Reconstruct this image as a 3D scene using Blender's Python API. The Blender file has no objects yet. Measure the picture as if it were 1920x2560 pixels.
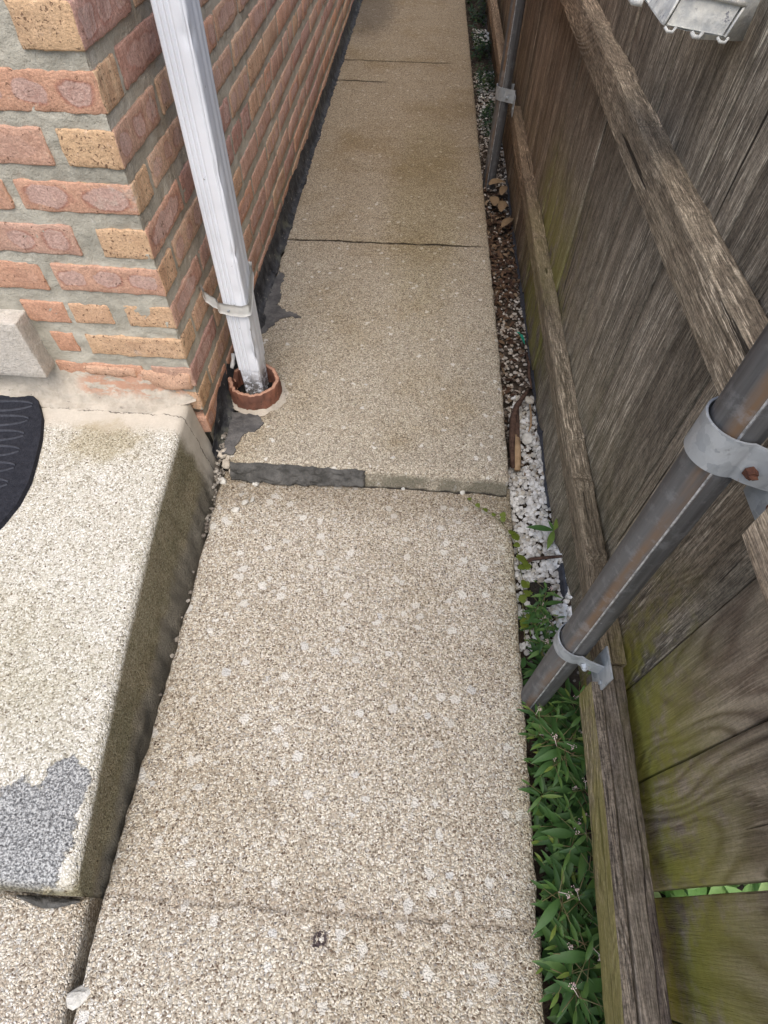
import bpy, bmesh, math, random
from mathutils import Vector, Matrix, noise
random.seed(7)
S = 0.75            # measured in units of 0.75 m; every vertex is scaled by S when it is linked
sc = bpy.context.scene
col = sc.collection
rad = math.radians

# ------------------------------------------------------------------ camera
cd = bpy.data.cameras.new("camera")
cam = bpy.data.objects.new("camera", cd); col.objects.link(cam); sc.camera = cam
cd.sensor_fit = 'VERTICAL'; cd.sensor_height = 24.0; cd.lens = 24.0*1408/2560
cd.clip_start = 0.02; cd.clip_end = 300
Rw = [[0.99760055, 0.06556525, -0.02223358], [0.0662203, -0.8099571, 0.58273868], [0.02019916, -0.58281274, -0.8123554]]
cam.matrix_world = Matrix(((Rw[0][0], -Rw[0][1], -Rw[0][2], 0), (Rw[1][0], -Rw[1][1], -Rw[1][2], 0),
                           (Rw[2][0], -Rw[2][1], -Rw[2][2], 1.45*S), (0, 0, 0, 1)))
# ------------------------------------------------------------------ sky and sun
sun_dir = Vector((0.03, -0.52, 1.0)).normalized()
w = bpy.data.worlds.new("World"); sc.world = w; w.use_nodes = True
nt = w.node_tree; nt.nodes.clear()
sky = nt.nodes.new('ShaderNodeTexSky'); sky.sky_type = 'NISHITA'; sky.sun_disc = False
sky.sun_elevation = math.asin(sun_dir.z); sky.sun_rotation = math.atan2(sun_dir.x, sun_dir.y)
sky.air_density = 1.0; sky.dust_density = 3.0; sky.ozone_density = 0.6
bg = nt.nodes.new('ShaderNodeBackground'); bg.inputs['Strength'].default_value = 0.15
wo = nt.nodes.new('ShaderNodeOutputWorld')
nt.links.new(sky.outputs[0], bg.inputs['Color']); nt.links.new(bg.outputs[0], wo.inputs['Surface'])
ld = bpy.data.lights.new("sun", 'SUN'); ld.energy = 1.4; ld.angle = rad(60); ld.color = (1.0, 0.98, 0.955)
lo = bpy.data.objects.new("sun", ld); col.objects.link(lo)
lo.rotation_euler = sun_dir.to_track_quat('Z', 'Y').to_euler()
sc.view_settings.view_transform = 'Standard'; sc.view_settings.look = 'None'
sc.view_settings.exposure = 0.80; sc.view_settings.gamma = 1.0

# ------------------------------------------------------------------ node helper
class NB:
    def __init__(s, name):
        s.m = bpy.data.materials.new(name); s.m.use_nodes = True
        s.t = s.m.node_tree; s.t.nodes.clear()
        s.out = s.t.nodes.new('ShaderNodeOutputMaterial'); s.b = s.t.nodes.new('ShaderNodeBsdfPrincipled')
        s.t.links.new(s.b.outputs[0], s.out.inputs[0])
        g = s.n('ShaderNodeNewGeometry')
        s.P = s.vm('SCALE', g.outputs['Position'], sc_=1/S)
        s.N = g.outputs['Normal']
    def n(s, t): return s.t.nodes.new(t)
    def put(s, inp, v):
        if v is None: return
        if isinstance(v, bpy.types.NodeSocket): s.t.links.new(v, inp)
        elif isinstance(v, (tuple, list)) and len(v) == 3 and len(inp.default_value) == 4: inp.default_value = (*v, 1)
        else: inp.default_value = v
    def vm(s, op, a, b=None, sc_=None):
        n = s.n('ShaderNodeVectorMath'); n.operation = op; s.put(n.inputs[0], a)
        if b is not None: s.put(n.inputs[1], b)
        if sc_ is not None: s.put(n.inputs['Scale'], sc_)
        return n.outputs[0]
    def ma(s, op, a, b=None, c=None, clamp=False):
        n = s.n('ShaderNodeMath'); n.operation = op; n.use_clamp = clamp
        s.put(n.inputs[0], a); s.put(n.inputs[1], b); s.put(n.inputs[2], c)
        return n.outputs[0]
    def noise(s, vec, scale, detail=3, rough=0.55, dist=0, colour=False):
        n = s.n('ShaderNodeTexNoise'); s.put(n.inputs['Vector'], vec)
        n.inputs['Scale'].default_value = scale; n.inputs['Detail'].default_value = detail
        n.inputs['Roughness'].default_value = rough; n.inputs['Distortion'].default_value = dist
        return n.outputs['Color' if colour else 'Fac']
    def vor(s, vec, scale, feature='F1', rnd=1.0):
        n = s.n('ShaderNodeTexVoronoi'); n.feature = feature; s.put(n.inputs['Vector'], vec)
        n.inputs['Scale'].default_value = scale; n.inputs['Randomness'].default_value = rnd
        return n
    def ramp(s, fac, stops, interp='LINEAR'):
        n = s.n('ShaderNodeValToRGB'); n.color_ramp.interpolation = interp; e = n.color_ramp.elements
        while len(e) < len(stops): e.new(0.5)
        for i, (p, c) in enumerate(stops):
            e[i].position = p; e[i].color = (c, c, c, 1) if isinstance(c, (int, float)) else (*c, 1)
        s.put(n.inputs[0], fac); return n.outputs[0]
    def mix(s, f, a, b, bt='MIX'):
        n = s.n('ShaderNodeMix'); n.data_type = 'RGBA'; n.blend_type = bt; n.clamp_factor = True
        s.put(n.inputs[0], f); s.put(n.inputs[6], a); s.put(n.inputs[7], b); return n.outputs[2]
    def sstep(s, v, a, b):
        n = s.n('ShaderNodeMapRange'); n.interpolation_type = 'SMOOTHSTEP'
        s.put(n.inputs[0], v); n.inputs[1].default_value = a; n.inputs[2].default_value = b
        return n.outputs[0]
    def sep(s, v):
        n = s.n('ShaderNodeSeparateXYZ'); s.put(n.inputs[0], v); return n.outputs
    def attr(s, name):
        n = s.n('ShaderNodeAttribute'); n.attribute_name = name; return n.outputs['Color']
    def bump(s, h, dist, strength=1.0, prev=None):
        n = s.n('ShaderNodeBump'); n.inputs['Strength'].default_value = strength
        n.inputs['Distance'].default_value = dist; s.put(n.inputs['Height'], h)
        if prev is not None: s.put(n.inputs['Normal'], prev)
        return n.outputs[0]
    def done(s, colour, rough=0.85, normal=None, metal=None, spec=None):
        s.put(s.b.inputs['Base Color'], colour); s.put(s.b.inputs['Roughness'], rough)
        if normal is not None: s.put(s.b.inputs['Normal'], normal)
        if metal is not None: s.put(s.b.inputs['Metallic'], metal)
        if spec is not None: s.put(s.b.inputs['Specular IOR Level'], spec)
        return s.m

def blob(m, x, y, rx, ry, n=0.0):
    """mask with soft noisy edge: 1 inside an ellipse on the ground plane (a stain with a shape of its own)"""
    X, Y, Z = m.sep(m.P)
    dx = m.ma('DIVIDE', m.ma('SUBTRACT', X, x), rx); dy = m.ma('DIVIDE', m.ma('SUBTRACT', Y, y), ry)
    d = m.ma('SQRT', m.ma('ADD', m.ma('MULTIPLY', dx, dx), m.ma('MULTIPLY', dy, dy)))
    return m.ma('ADD', d, m.ma('MULTIPLY', m.ma('SUBTRACT', m.noise(m.P, 22, 5, 0.7), 0.5), n))

def aggregate(name, scale, stones, matrix, chips, chip_scale, stain, moss=None, extra=None, darkdots=0.12, bumpd=0.0022):
    m = NB(name)
    warp = m.vm('ADD', m.P, m.vm('SCALE', m.vm('SUBTRACT', m.noise(m.P, 70, 2, colour=True), (0.5, 0.5, 0.5)), sc_=0.012))
    v = m.vor(warp, scale); rnd = m.sep(v.outputs['Color'])
    stone = m.ramp(rnd[0], stones, 'CONSTANT')
    stone = m.mix(0.35, stone, m.ramp(m.noise(m.P, 300, 2), [(0.3, 0.12), (0.7, 0.75)]), 'OVERLAY')
    edge = m.sstep(v.outputs['Distance'], 0.40, 0.62)
    c = m.mix(m.ma('MULTIPLY', edge, 0.65), stone, matrix)
    # little dark pebbles
    v3 = m.vor(warp, scale*0.55); r3 = m.sep(v3.outputs['Color'])
    dd = m.ma('MULTIPLY', m.ma('GREATER_THAN', r3[1], 1-darkdots), m.ma('LESS_THAN', v3.outputs['Distance'], 0.31))
    c = m.mix(dd, c, m.ramp(r3[0], [(0.0, (0.10, 0.075, 0.055)), (0.6, (0.16, 0.11, 0.075)), (1, (0.19, 0.18, 0.17))]))
    # pale flat limestone chips
    warp2 = m.vm('ADD', m.P, m.vm('SCALE', m.vm('SUBTRACT', m.noise(m.P, 46, 4, 0.7, colour=True), (0.5, 0.5, 0.5)), sc_=0.034))
    v2 = m.vor(warp2, chip_scale); r2 = m.sep(v2.outputs['Color'])
    size = m.ma('MULTIPLY', m.ma('MULTIPLY', r2[2], r2[2]), 0.34)
    ch = m.ma('MULTIPLY', m.ma('GREATER_THAN', r2[1], 1-chips), m.ma('LESS_THAN', v2.outputs['Distance'], m.ma('ADD', 0.10, size)))
    chipc = m.mix(m.noise(m.P, 160, 3), m.ramp(r2[0], [(0, (0.52, 0.50, 0.45)), (0.5, (0.72, 0.69, 0.62)), (0.85, (0.64, 0.62, 0.57)), (1, (0.42, 0.43, 0.44))]), (0.72, 0.69, 0.62))
    rim = m.ma('MULTIPLY', m.ma('GREATER_THAN', r2[1], 1-chips), m.ma('LESS_THAN', v2.outputs['Distance'], m.ma('ADD', 0.145, size)))
    c = m.mix(m.ma('MULTIPLY', rim, 0.35), c, (0.16, 0.13, 0.10))
    c = m.mix(m.ma('MULTIPLY', ch, 0.82), c, chipc)
    v4 = m.vor(warp2, chip_scale*2.1); r4 = m.sep(v4.outputs['Color'])
    ch4 = m.ma('MULTIPLY', m.ma('GREATER_THAN', r4[1], 1-chips*1.1), m.ma('LESS_THAN', v4.outputs['Distance'], m.ma('ADD', 0.12, m.ma('MULTIPLY', r4[2], 0.25))))
    c = m.mix(m.ma('MULTIPLY', ch4, 0.75), c, m.mix(m.noise(m.P, 160, 3), (0.52, 0.49, 0.43), (0.74, 0.70, 0.62)))
    big = m.noise(m.P, 1.9, 6, 0.62)
    c = m.mix(m.sstep(big, 0.45, 0.72), c, m.mix(1, c, stain, 'MULTIPLY'))
    mid = m.noise(m.P, 9, 5, 0.7)
    c = m.mix(m.ma('MULTIPLY', m.sstep(mid, 0.5, 0.75), 0.5), c, m.mix(1, c, (0.72, 0.68, 0.62), 'MULTIPLY'))
    h = m.ma('SUBTRACT', 1.0, m.ma('MULTIPLY', v.outputs['Distance'], 1.1))
    h = m.ma('ADD', h, m.ma('MULTIPLY', m.ma('SUBTRACT', 1, v3.outputs['Distance']), 0.3))
    if moss: c = moss(m, c)
    if extra: c, h = extra(m, c, h)
    nr = m.bump(m.noise(m.P, 14, 5, 0.6), 0.004, 0.5)
    nr = m.bump(h, bumpd*1.1, 1.0, nr)
    return m.done(c, 0.88, nr, spec=0.25)

def mk_stones(cols, n=None):
    k = len(cols); return [(i/k, c) for i, c in enumerate(cols)]

def ex_low(m, c, h):
    X, Y, Z = m.sep(m.P)
    j = m.ma('ABSOLUTE', m.ma('SUBTRACT', Y, m.ma('ADD', 0.0, m.ma('MULTIPLY', m.ma('SUBTRACT', m.noise(m.P, 9, 4, 0.7), 0.5), 0.035))))
    near = m.ma('SUBTRACT', 1, m.sstep(j, 0.001, 0.009))
    near = m.ma('MULTIPLY', near, m.sstep(m.noise(m.P, 13, 3), 0.38, 0.55))
    c = m.mix(m.ma('MULTIPLY', near, 0.40), c, (0.13, 0.10, 0.075))
    h = m.ma('SUBTRACT', h, m.ma('MULTIPLY', near, 0.8))
    band = m.ma('SUBTRACT', 1, m.sstep(j, 0.0, 0.06))
    c = m.mix(m.ma('MULTIPLY', band, 0.25), c, m.mix(1, c, (0.55, 0.47, 0.4), 'MULTIPLY'))
    sp = m.ma('SUBTRACT', 1, m.sstep(blob(m, -0.099, -0.045, 0.02, 0.026, 1.5), 0.55, 1.0))
    sp = m.ma('MULTIPLY', sp, m.sstep(m.noise(m.P, 120, 2), 0.40, 0.52))
    c = m.mix(sp, c, (0.055, 0.04, 0.04))
    # fine dirt collecting below the step and along the left edge
    dirt = m.ma('MULTIPLY', m.sstep(m.ma('ADD', Y, m.ma('MULTIPLY', m.noise(m.P, 12, 4), 0.12)), 1.02, 1.17), 0.6)
    c = m.mix(dirt, c, m.mix(1, c, (0.50, 0.45, 0.38), 'MULTIPLY'))
    return c, h
def moss_low(m, c):
    X, Y, Z = m.sep(m.P)
    e = m.ma('ADD', X, m.ma('MULTIPLY', m.noise(m.P, 7, 4, 0.7), 0.14))
    f = m.ma('MULTIPLY', m.sstep(e, 0.34, 0.47), 0.5)
    return m.mix(f, c, m.mix(1, c, (0.72, 0.70, 0.50), 'MULTIPLY'))
low_cols = [(0.508, 0.430, 0.325), (0.670, 0.614, 0.502), (0.305, 0.246, 0.178), (0.731, 0.685, 0.587), (0.427, 0.358, 0.273), (0.203, 0.159, 0.115),
            (0.588, 0.522, 0.408), (0.711, 0.655, 0.545), (0.406, 0.379, 0.336), (0.751, 0.716, 0.639), (0.345, 0.286, 0.210), (0.630, 0.563, 0.450)]
M_low = aggregate("exposed_aggregate", 235, mk_stones(low_cols), (0.33, 0.29, 0.225), 0.50, 36, (0.84, 0.81, 0.76), moss_low, ex_low, 0.36)
M_pad = aggregate("exposed_aggregate_pad", 235, mk_stones(low_cols), (0.34, 0.295, 0.235), 0.32, 34, (0.80, 0.72, 0.62), None, None, 0.12)

def ex_up(m, c, h):
    X, Y, Z = m.sep(m.P)
    for yy, x1, wd, amt in ((2.53, 0.33, 0.006, 1.0), (4.96, 0.2, 0.009, 0.8), (4.555, -0.25, 0.010, 0.9)):
        j = m.ma('ABSOLUTE', m.ma('SUBTRACT', m.ma('SUBTRACT', Y, m.ma('MULTIPLY', X, 0.03)), m.ma('ADD', yy, m.ma('MULTIPLY', m.ma('SUBTRACT', m.noise(m.P, 6, 4, 0.7), 0.5), 0.05))))
        f = m.ma('MULTIPLY', m.ma('SUBTRACT', 1, m.sstep(j, wd*0.5, wd*1.5)), m.ma('SUBTRACT', 1, m.sstep(X, x1-0.1, x1+0.05)))
        f = m.ma('MULTIPLY', f, m.ma('ADD', 0.6, m.ma('MULTIPLY', m.sstep(m.noise(m.P, 15, 3), 0.35, 0.5), 0.4)))
        c = m.mix(m.ma('MULTIPLY', f, amt), c, (0.045, 0.035, 0.02)); h = m.ma('SUBTRACT', h, m.ma('MULTIPLY', f, 3))
    # passage shade painted in as brown further along; run-off staining on its right half
    f = m.ma('MULTIPLY', m.sstep(m.ma('ADD', Y, m.ma('MULTIPLY', m.noise(m.P, 2, 4, 0.6), 0.9)), 1.8, 4.2), 0.85)
    c = m.mix(f, c, m.mix(1, c, (0.72, 0.64, 0.54), 'MULTIPLY'))
    g = m.ma('MULTIPLY', m.ma('SUBTRACT', 1, m.sstep(blob(m, 0.05, 3.0, 0.26, 1.3, 0.8), 0.4, 1.0)), 0.6)
    c = m.mix(g, c, m.mix(1, c, (0.78, 0.76, 0.60), 'MULTIPLY'))
    k = m.ma('MULTIPLY', m.ma('SUBTRACT', 1, m.sstep(blob(m, -0.5, 6.2, 0.3, 1.0, 0.9), 0.4, 1.0)), 0.7)
    c = m.mix(k, c, m.mix(1, c, (0.42, 0.42, 0.45), 'MULTIPLY'))
    # green-black film low on the broken front edge
    fr = m.ma('MULTIPLY', m.ma('SUBTRACT', 1, m.sstep(Z, 0.035, 0.056)), m.sstep(m.noise(m.P, 11, 4), 0.30, 0.55))
    c = m.mix(m.ma('MULTIPLY', fr, 0.8), c, (0.13, 0.12, 0.085))
    cr = m.ma('SUBTRACT', 1, m.sstep(m.ma('ADD', Z, m.ma('MULTIPLY', m.noise(m.P, 24, 4), 0.02)), 0.012, 0.020))  # crevice shade painted dark along the foot of the riser
    c = m.mix(cr, c, (0.03, 0.025, 0.02))
    return c, h
up_cols = [(0.442, 0.374, 0.282), (0.603, 0.546, 0.428), (0.281, 0.233, 0.173), (0.663, 0.607, 0.491), (0.381, 0.324, 0.240), (0.191, 0.157, 0.115), (0.563, 0.496, 0.387), (0.502, 0.445, 0.345)]
M_up = aggregate("fine_aggregate", 240, mk_stones(up_cols), (0.29, 0.255, 0.195), 0.16, 50, (0.80, 0.74, 0.62), None, ex_up, 0.07)

def ex_st(m, c, h):
    X, Y, Z = m.sep(m.P)
    # worn-through grey patch
    d1 = m.ma('SUBTRACT', blob(m, -0.70, 0.075, 0.105, 0.115, 1.1), 0.0)
    d2 = blob(m, -0.645, 0.165, 0.05, 0.07, 1.0)
    d = m.ma('MINIMUM', d1, d2)
    f = m.ma('SUBTRACT', 1, m.sstep(d, 0.90, 0.98))
    sp = m.ramp(m.noise(m.P, 210, 3, 0.7), [(0.36, (0.06, 0.06, 0.06)), (0.48, (0.20, 0.20, 0.195)), (0.60, (0.46, 0.46, 0.44))])
    c = m.mix(f, c, sp); h = m.ma('SUBTRACT', h, m.ma('MULTIPLY', f, 2.0))
    # algae film on the side, deepened to paint its shade in
    Nx = m.sep(m.N)[0]
    side = m.ma('SUBTRACT', 1, m.sstep(m.ma('SUBTRACT', Z, m.ma('ADD', 0.148, m.ma('MULTIPLY', m.ma('MAXIMUM', Y, 0.0), 0.073))), -0.022, -0.002))
    c = m.mix(m.ma('MULTIPLY', side, 0.92), c, m.mix(0.25, m.mix(1, c, m.mix(m.sstep(m.noise(m.P, 8, 5, 0.7), 0.3, 0.7), (0.34, 0.32, 0.20), (0.52, 0.46, 0.33)), 'MULTIPLY'), (0.10, 0.085, 0.05)))
    low = m.ma('SUBTRACT', 1, m.sstep(m.ma('ADD', Z, m.ma('MULTIPLY', m.noise(m.P, 12, 4), 0.07)), 0.05, 0.10))
    c = m.mix(m.ma('MULTIPLY', low, 0.7), c, m.mix(m.noise(m.P, 40, 4), (0.08, 0.075, 0.065), (0.30, 0.27, 0.22)))
    # smooth cement skim near the wall
    sk = m.ma('MULTIPLY', m.sstep(m.ma('ADD', Y, m.ma('MULTIPLY', m.noise(m.P, 10, 4, 0.7), 0.11)), 1.135, 1.19), 0.92)
    c = m.mix(sk, c, m.mix(m.noise(m.P, 30, 5, 0.7), (0.40, 0.36, 0.29), (0.60, 0.54, 0.45)))
    h = m.ma('MULTIPLY', h, m.ma('SUBTRACT', 1, sk))
    ck = m.ma('ABSOLUTE', m.ma('SUBTRACT', Y, m.ma('ADD', 1.148, m.ma('MULTIPLY', m.noise(m.P, 11, 5, 0.75), 0.05))))
    ck = m.ma('MULTIPLY', m.ma('SUBTRACT', 1, m.sstep(ck, 0.0006, 0.0026)), m.sstep(m.noise(m.P, 17, 2), 0.38, 0.5))
    c = m.mix(m.ma('MULTIPLY', ck, 0.85), c, (0.06, 0.05, 0.04))
    g = m.ma('MULTIPLY', m.ma('SUBTRACT', 1, m.sstep(blob(m, -0.86, 1.06, 0.16, 0.10, 1.2), 0.4, 1.0)), 0.7)
    c = m.mix(g, c, m.mix(1, c, (0.66, 0.60, 0.45), 'MULTIPLY'))
    return c, h
st_cols = [(0.563, 0.532, 0.459), (0.716, 0.696, 0.630), (0.389, 0.358, 0.288), (0.777, 0.757, 0.704), (0.512, 0.481, 0.405), (0.246, 0.220, 0.171), (0.675, 0.644, 0.576), (0.634, 0.604, 0.523)]
M_stoop = aggregate("stoop_concrete", 235, mk_stones(st_cols), (0.42, 0.39, 0.31), 0.10, 30, (0.84, 0.82, 0.74), None, ex_st, 0.05, 0.0016)

def simple(name, c1, c2, scale, rough=0.9, bumpd=0.002, metal=None, detail=5, spec=0.3):
    m = NB(name); n = m.noise(m.P, scale, detail, 0.65)
    c = m.mix(m.sstep(n, 0.3, 0.7), c1, c2)
    return m.done(c, rough, m.bump(m.noise(m.P, scale*2.5, 4, 0.6), bumpd), metal, spec)

# brick and mortar
def brick_mat():
    m = NB("brick"); a = m.sep(m.attr("bk"))
    P = m.P; off = m.vm('ADD', P, m.vm('SCALE', m.attr("bk"), sc_=37.0))
    base = m.ramp(a[0], [(0.0, (0.572, 0.324, 0.211)), (0.3, (0.539, 0.342, 0.256)), (0.55, (0.561, 0.384, 0.256)), (0.8, (0.451, 0.264, 0.205)), (1.0, (0.484, 0.300, 0.243))])
    tan = m.mix(m.noise(off, 14, 4), (0.66, 0.44, 0.25), (0.56, 0.38, 0.24))
    # kiln-flash ovals: pinkish hearts ringed dark red
    X, Y, Z = m.sep(off)
    ov = m.sep(m.attr("bo"))
    wn = m.vm('SUBTRACT', m.noise(P, 20, 3, colour=True), (0.5, 0.5, 0.5)); wn = m.sep(wn)
    cu = m.ma('SUBTRACT', m.ma('MULTIPLY', m.ma('FRACT', ov[0]), 2.0), 1.0)
    cu = m.ma('ADD', cu, m.ma('MULTIPLY', wn[0], 0.9)); cw = m.ma('ADD', m.ma('MULTIPLY', ov[1], ov[2]), m.ma('MULTIPLY', wn[1], 1.0))
    d = m.ma('POWER', m.ma('ADD', m.ma('POWER', m.ma('ABSOLUTE', cu), 2.6), m.ma('POWER', m.ma('ABSOLUTE', cw), 2.6)), 0.385)
    d = m.ma('MULTIPLY', d, m.ma('ADD', 0.40, m.ma('MULTIPLY', m.noise(P, 5, 2), 0.26)))
    heart = m.ma('SUBTRACT', 1, m.sstep(d, 0.36, 0.40))
    ring = m.ma('MULTIPLY', m.sstep(d, 0.33, 0.385), m.ma('SUBTRACT', 1, m.sstep(d, 0.395, 0.47)))
    ring2 = m.ma('MULTIPLY', m.sstep(d, 0.14, 0.19), m.ma('SUBTRACT', 1, m.sstep(d, 0.20, 0.26)))
    c = m.mix(m.ma('MULTIPLY', heart, m.ma('MULTIPLY', a[2], 0.9)), base, (0.53, 0.36, 0.30))
    c = m.mix(m.ma('MULTIPLY', m.ma('ADD', ring, m.ma('MULTIPLY', ring2, 0.35)), m.ma('MULTIPLY', a[2], m.ma('MULTIPLY', m.sstep(m.noise(P, 13, 3), 0.33, 0.6), 0.6))), c, (0.33, 0.14, 0.10))
    c = m.mix(a[1], c, tan)
    mott = m.noise(off, 26, 5, 0.7)
    c = m.mix(m.ma('MULTIPLY', m.sstep(mott, 0.45, 0.7), 0.45), c, m.mix(1, c, (0.70, 0.62, 0.60), 'MULTIPLY'))
    c = m.mix(m.ma('MULTIPLY', m.sstep(m.noise(off, 90, 3), 0.62, 0.72), 0.4), c, (0.72, 0.52, 0.38))
    # rubbed side-wall streaks (vertical, as the photographed wall shows)
    cs = m.n('ShaderNodeCombineXYZ'); m.put(cs.inputs[0], m.ma('MULTIPLY', X, 60)); m.put(cs.inputs[1], m.ma('MULTIPLY', Y, 60)); m.put(cs.inputs[2], m.ma('MULTIPLY', Z, 5))
    st = m.noise(cs.outputs[0], 1.0, 3, 0.6)
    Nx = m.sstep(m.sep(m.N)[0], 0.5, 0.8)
    c = m.mix(m.ma('MULTIPLY', Nx, m.ma('MULTIPLY', m.sstep(st, 0.42, 0.62), 0.5)), c, m.mix(1, c, (0.72, 0.60, 0.57), 'MULTIPLY'))
    # pits
    pv = m.vor(m.vm('ADD', off, m.vm('SCALE', m.noise(P, 120, 2, colour=True), sc_=0.022)), 120)
    pit = m.ma('MULTIPLY', m.ma('LESS_THAN', pv.outputs['Distance'], m.ma('ADD', 0.10, m.ma('MULTIPLY', m.noise(P, 40, 3), 0.42))), m.ma('GREATER_THAN', m.sep(pv.outputs['Color'])[0], m.ma('SUBTRACT', 0.93, m.ma('MULTIPLY', a[1], 0.38))))
    c = m.mix(m.ma('MULTIPLY', pit, 0.8), c, (0.14, 0.08, 0.05))
    # lime bloom, strongest low down
    Zw = m.sep(P)[2]
    li = m.ma('MULTIPLY', m.sstep(m.noise(P, 11, 6, 0.75), 0.60, 0.72), 0.55)
    c = m.mix(li, c, (0.56, 0.46, 0.38))
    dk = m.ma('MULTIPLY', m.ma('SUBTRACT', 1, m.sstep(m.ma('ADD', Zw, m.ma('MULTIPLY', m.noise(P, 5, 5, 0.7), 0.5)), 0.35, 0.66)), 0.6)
    c = m.mix(Nx, c, m.mix(1, c, (1.40, 1.40, 1.38), 'MULTIPLY'))  # side wall brightened in the brick colour to stand in for light
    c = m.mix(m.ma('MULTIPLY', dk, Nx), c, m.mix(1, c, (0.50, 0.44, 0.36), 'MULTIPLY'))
    c = m.mix(0.55, c, m.mix(1, c, m.ramp(m.noise(P, 170, 4, 0.8), [(0.36, 0.45), (0.5, 0.85), (0.66, 1.25)]), 'MULTIPLY'))
    h = m.ma('SUBTRACT', m.ma('ADD', m.noise(off, 60, 5, 0.75), m.ma('MULTIPLY', m.noise(P, 220, 3, 0.8), 0.6)), m.ma('MULTIPLY', pit, 1.8))
    return m.done(c, 0.92, m.bump(h, 0.0030), spec=0.15)
M_brick = brick_mat()
def mortar_mat():
    m = NB("mortar"); P = m.P
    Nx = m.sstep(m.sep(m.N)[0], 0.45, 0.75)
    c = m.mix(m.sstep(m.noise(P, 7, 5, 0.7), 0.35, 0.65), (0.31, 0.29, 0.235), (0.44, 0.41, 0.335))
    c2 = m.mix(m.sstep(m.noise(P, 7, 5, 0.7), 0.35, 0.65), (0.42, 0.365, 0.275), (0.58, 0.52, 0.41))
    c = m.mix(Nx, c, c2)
    c = m.mix(m.ma('MULTIPLY', m.sstep(m.noise(P, 24, 6, 0.75), 0.60, 0.70), 0.6), c, (0.60, 0.56, 0.48))
    Z = m.sep(P)[2]
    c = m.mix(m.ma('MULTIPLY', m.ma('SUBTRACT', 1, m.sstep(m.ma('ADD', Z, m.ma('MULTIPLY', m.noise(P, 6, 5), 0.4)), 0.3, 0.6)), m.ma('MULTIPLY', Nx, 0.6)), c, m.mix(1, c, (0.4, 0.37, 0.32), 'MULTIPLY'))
    n1 = m.bump(m.noise(P, 30, 5, 0.7), 0.006); n1 = m.bump(m.noise(P, 180, 3, 0.7), 0.0015, 1, n1)
    return m.done(c, 0.95, n1, spec=0.15)
M_mortar = mortar_mat()
M_lime = simple("limestone", (0.44, 0.40, 0.34), (0.58, 0.53, 0.46), 60, 0.9, 0.004)
def fillet_mat():
    m = NB("cement_fillet"); P = m.P
    c = m.mix(m.sstep(m.noise(P, 18, 6, 0.7), 0.3, 0.7), (0.38, 0.335, 0.27), (0.56, 0.50, 0.41))
    X, Y, Z = m.sep(P)
    red = m.ma('MULTIPLY', m.sstep(m.ma('ADD', Z, m.ma('MULTIPLY', m.noise(P, 20, 5, 0.8), 0.06)), 0.285, 0.315), m.sstep(X, -1.0, -0.93))
    red = m.ma('MULTIPLY', red, m.sstep(m.noise(m.vm('MULTIPLY', P, (1, 1, 3)), 16, 5, 0.7), 0.42, 0.52))
    c = m.mix(m.ma('MULTIPLY', red, 0.8), c, (0.46, 0.24, 0.15))
    dk = m.ma('MULTIPLY', m.sstep(m.noise(m.vm('MULTIPLY', P, (1, 1, 2.5)), 22, 6, 0.8), 0.60, 0.66), 0.7)
    c = m.mix(dk, c, (0.12, 0.105, 0.09))
    return m.done(c, 0.95, m.bump(m.noise(P, 36, 6, 0.75), 0.008), spec=0.15)
M_fillet = fillet_mat()
def tar_mat():
    m = NB("tar"); P = m.P
    c = m.mix(m.sstep(m.noise(P, 20, 5, 0.7), 0.35, 0.65), (0.014, 0.014, 0.015), (0.060, 0.060, 0.062))
    c = m.mix(m.ma('MULTIPLY', m.sstep(m.noise(P, 45, 6, 0.8), 0.60, 0.66), 0.7), c, (0.40, 0.36, 0.29))
    c = m.mix(m.ma('MULTIPLY', m.sstep(m.noise(P, 5, 4, 0.7), 0.55, 0.65), 0.4), c, (0.12, 0.12, 0.07))
    return m.done(c, 0.7, m.bump(m.noise(P, 50, 5, 0.7), 0.006), spec=0.35)
M_tar = tar_mat()
M_smear = simple("tar_smear", (0.060, 0.058, 0.057), (0.135, 0.128, 0.12), 24, 0.8, 0.005)
M_skim = simple("dark_cement", (0.045, 0.043, 0.038), (0.115, 0.11, 0.10), 22, 0.85, 0.010)

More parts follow.
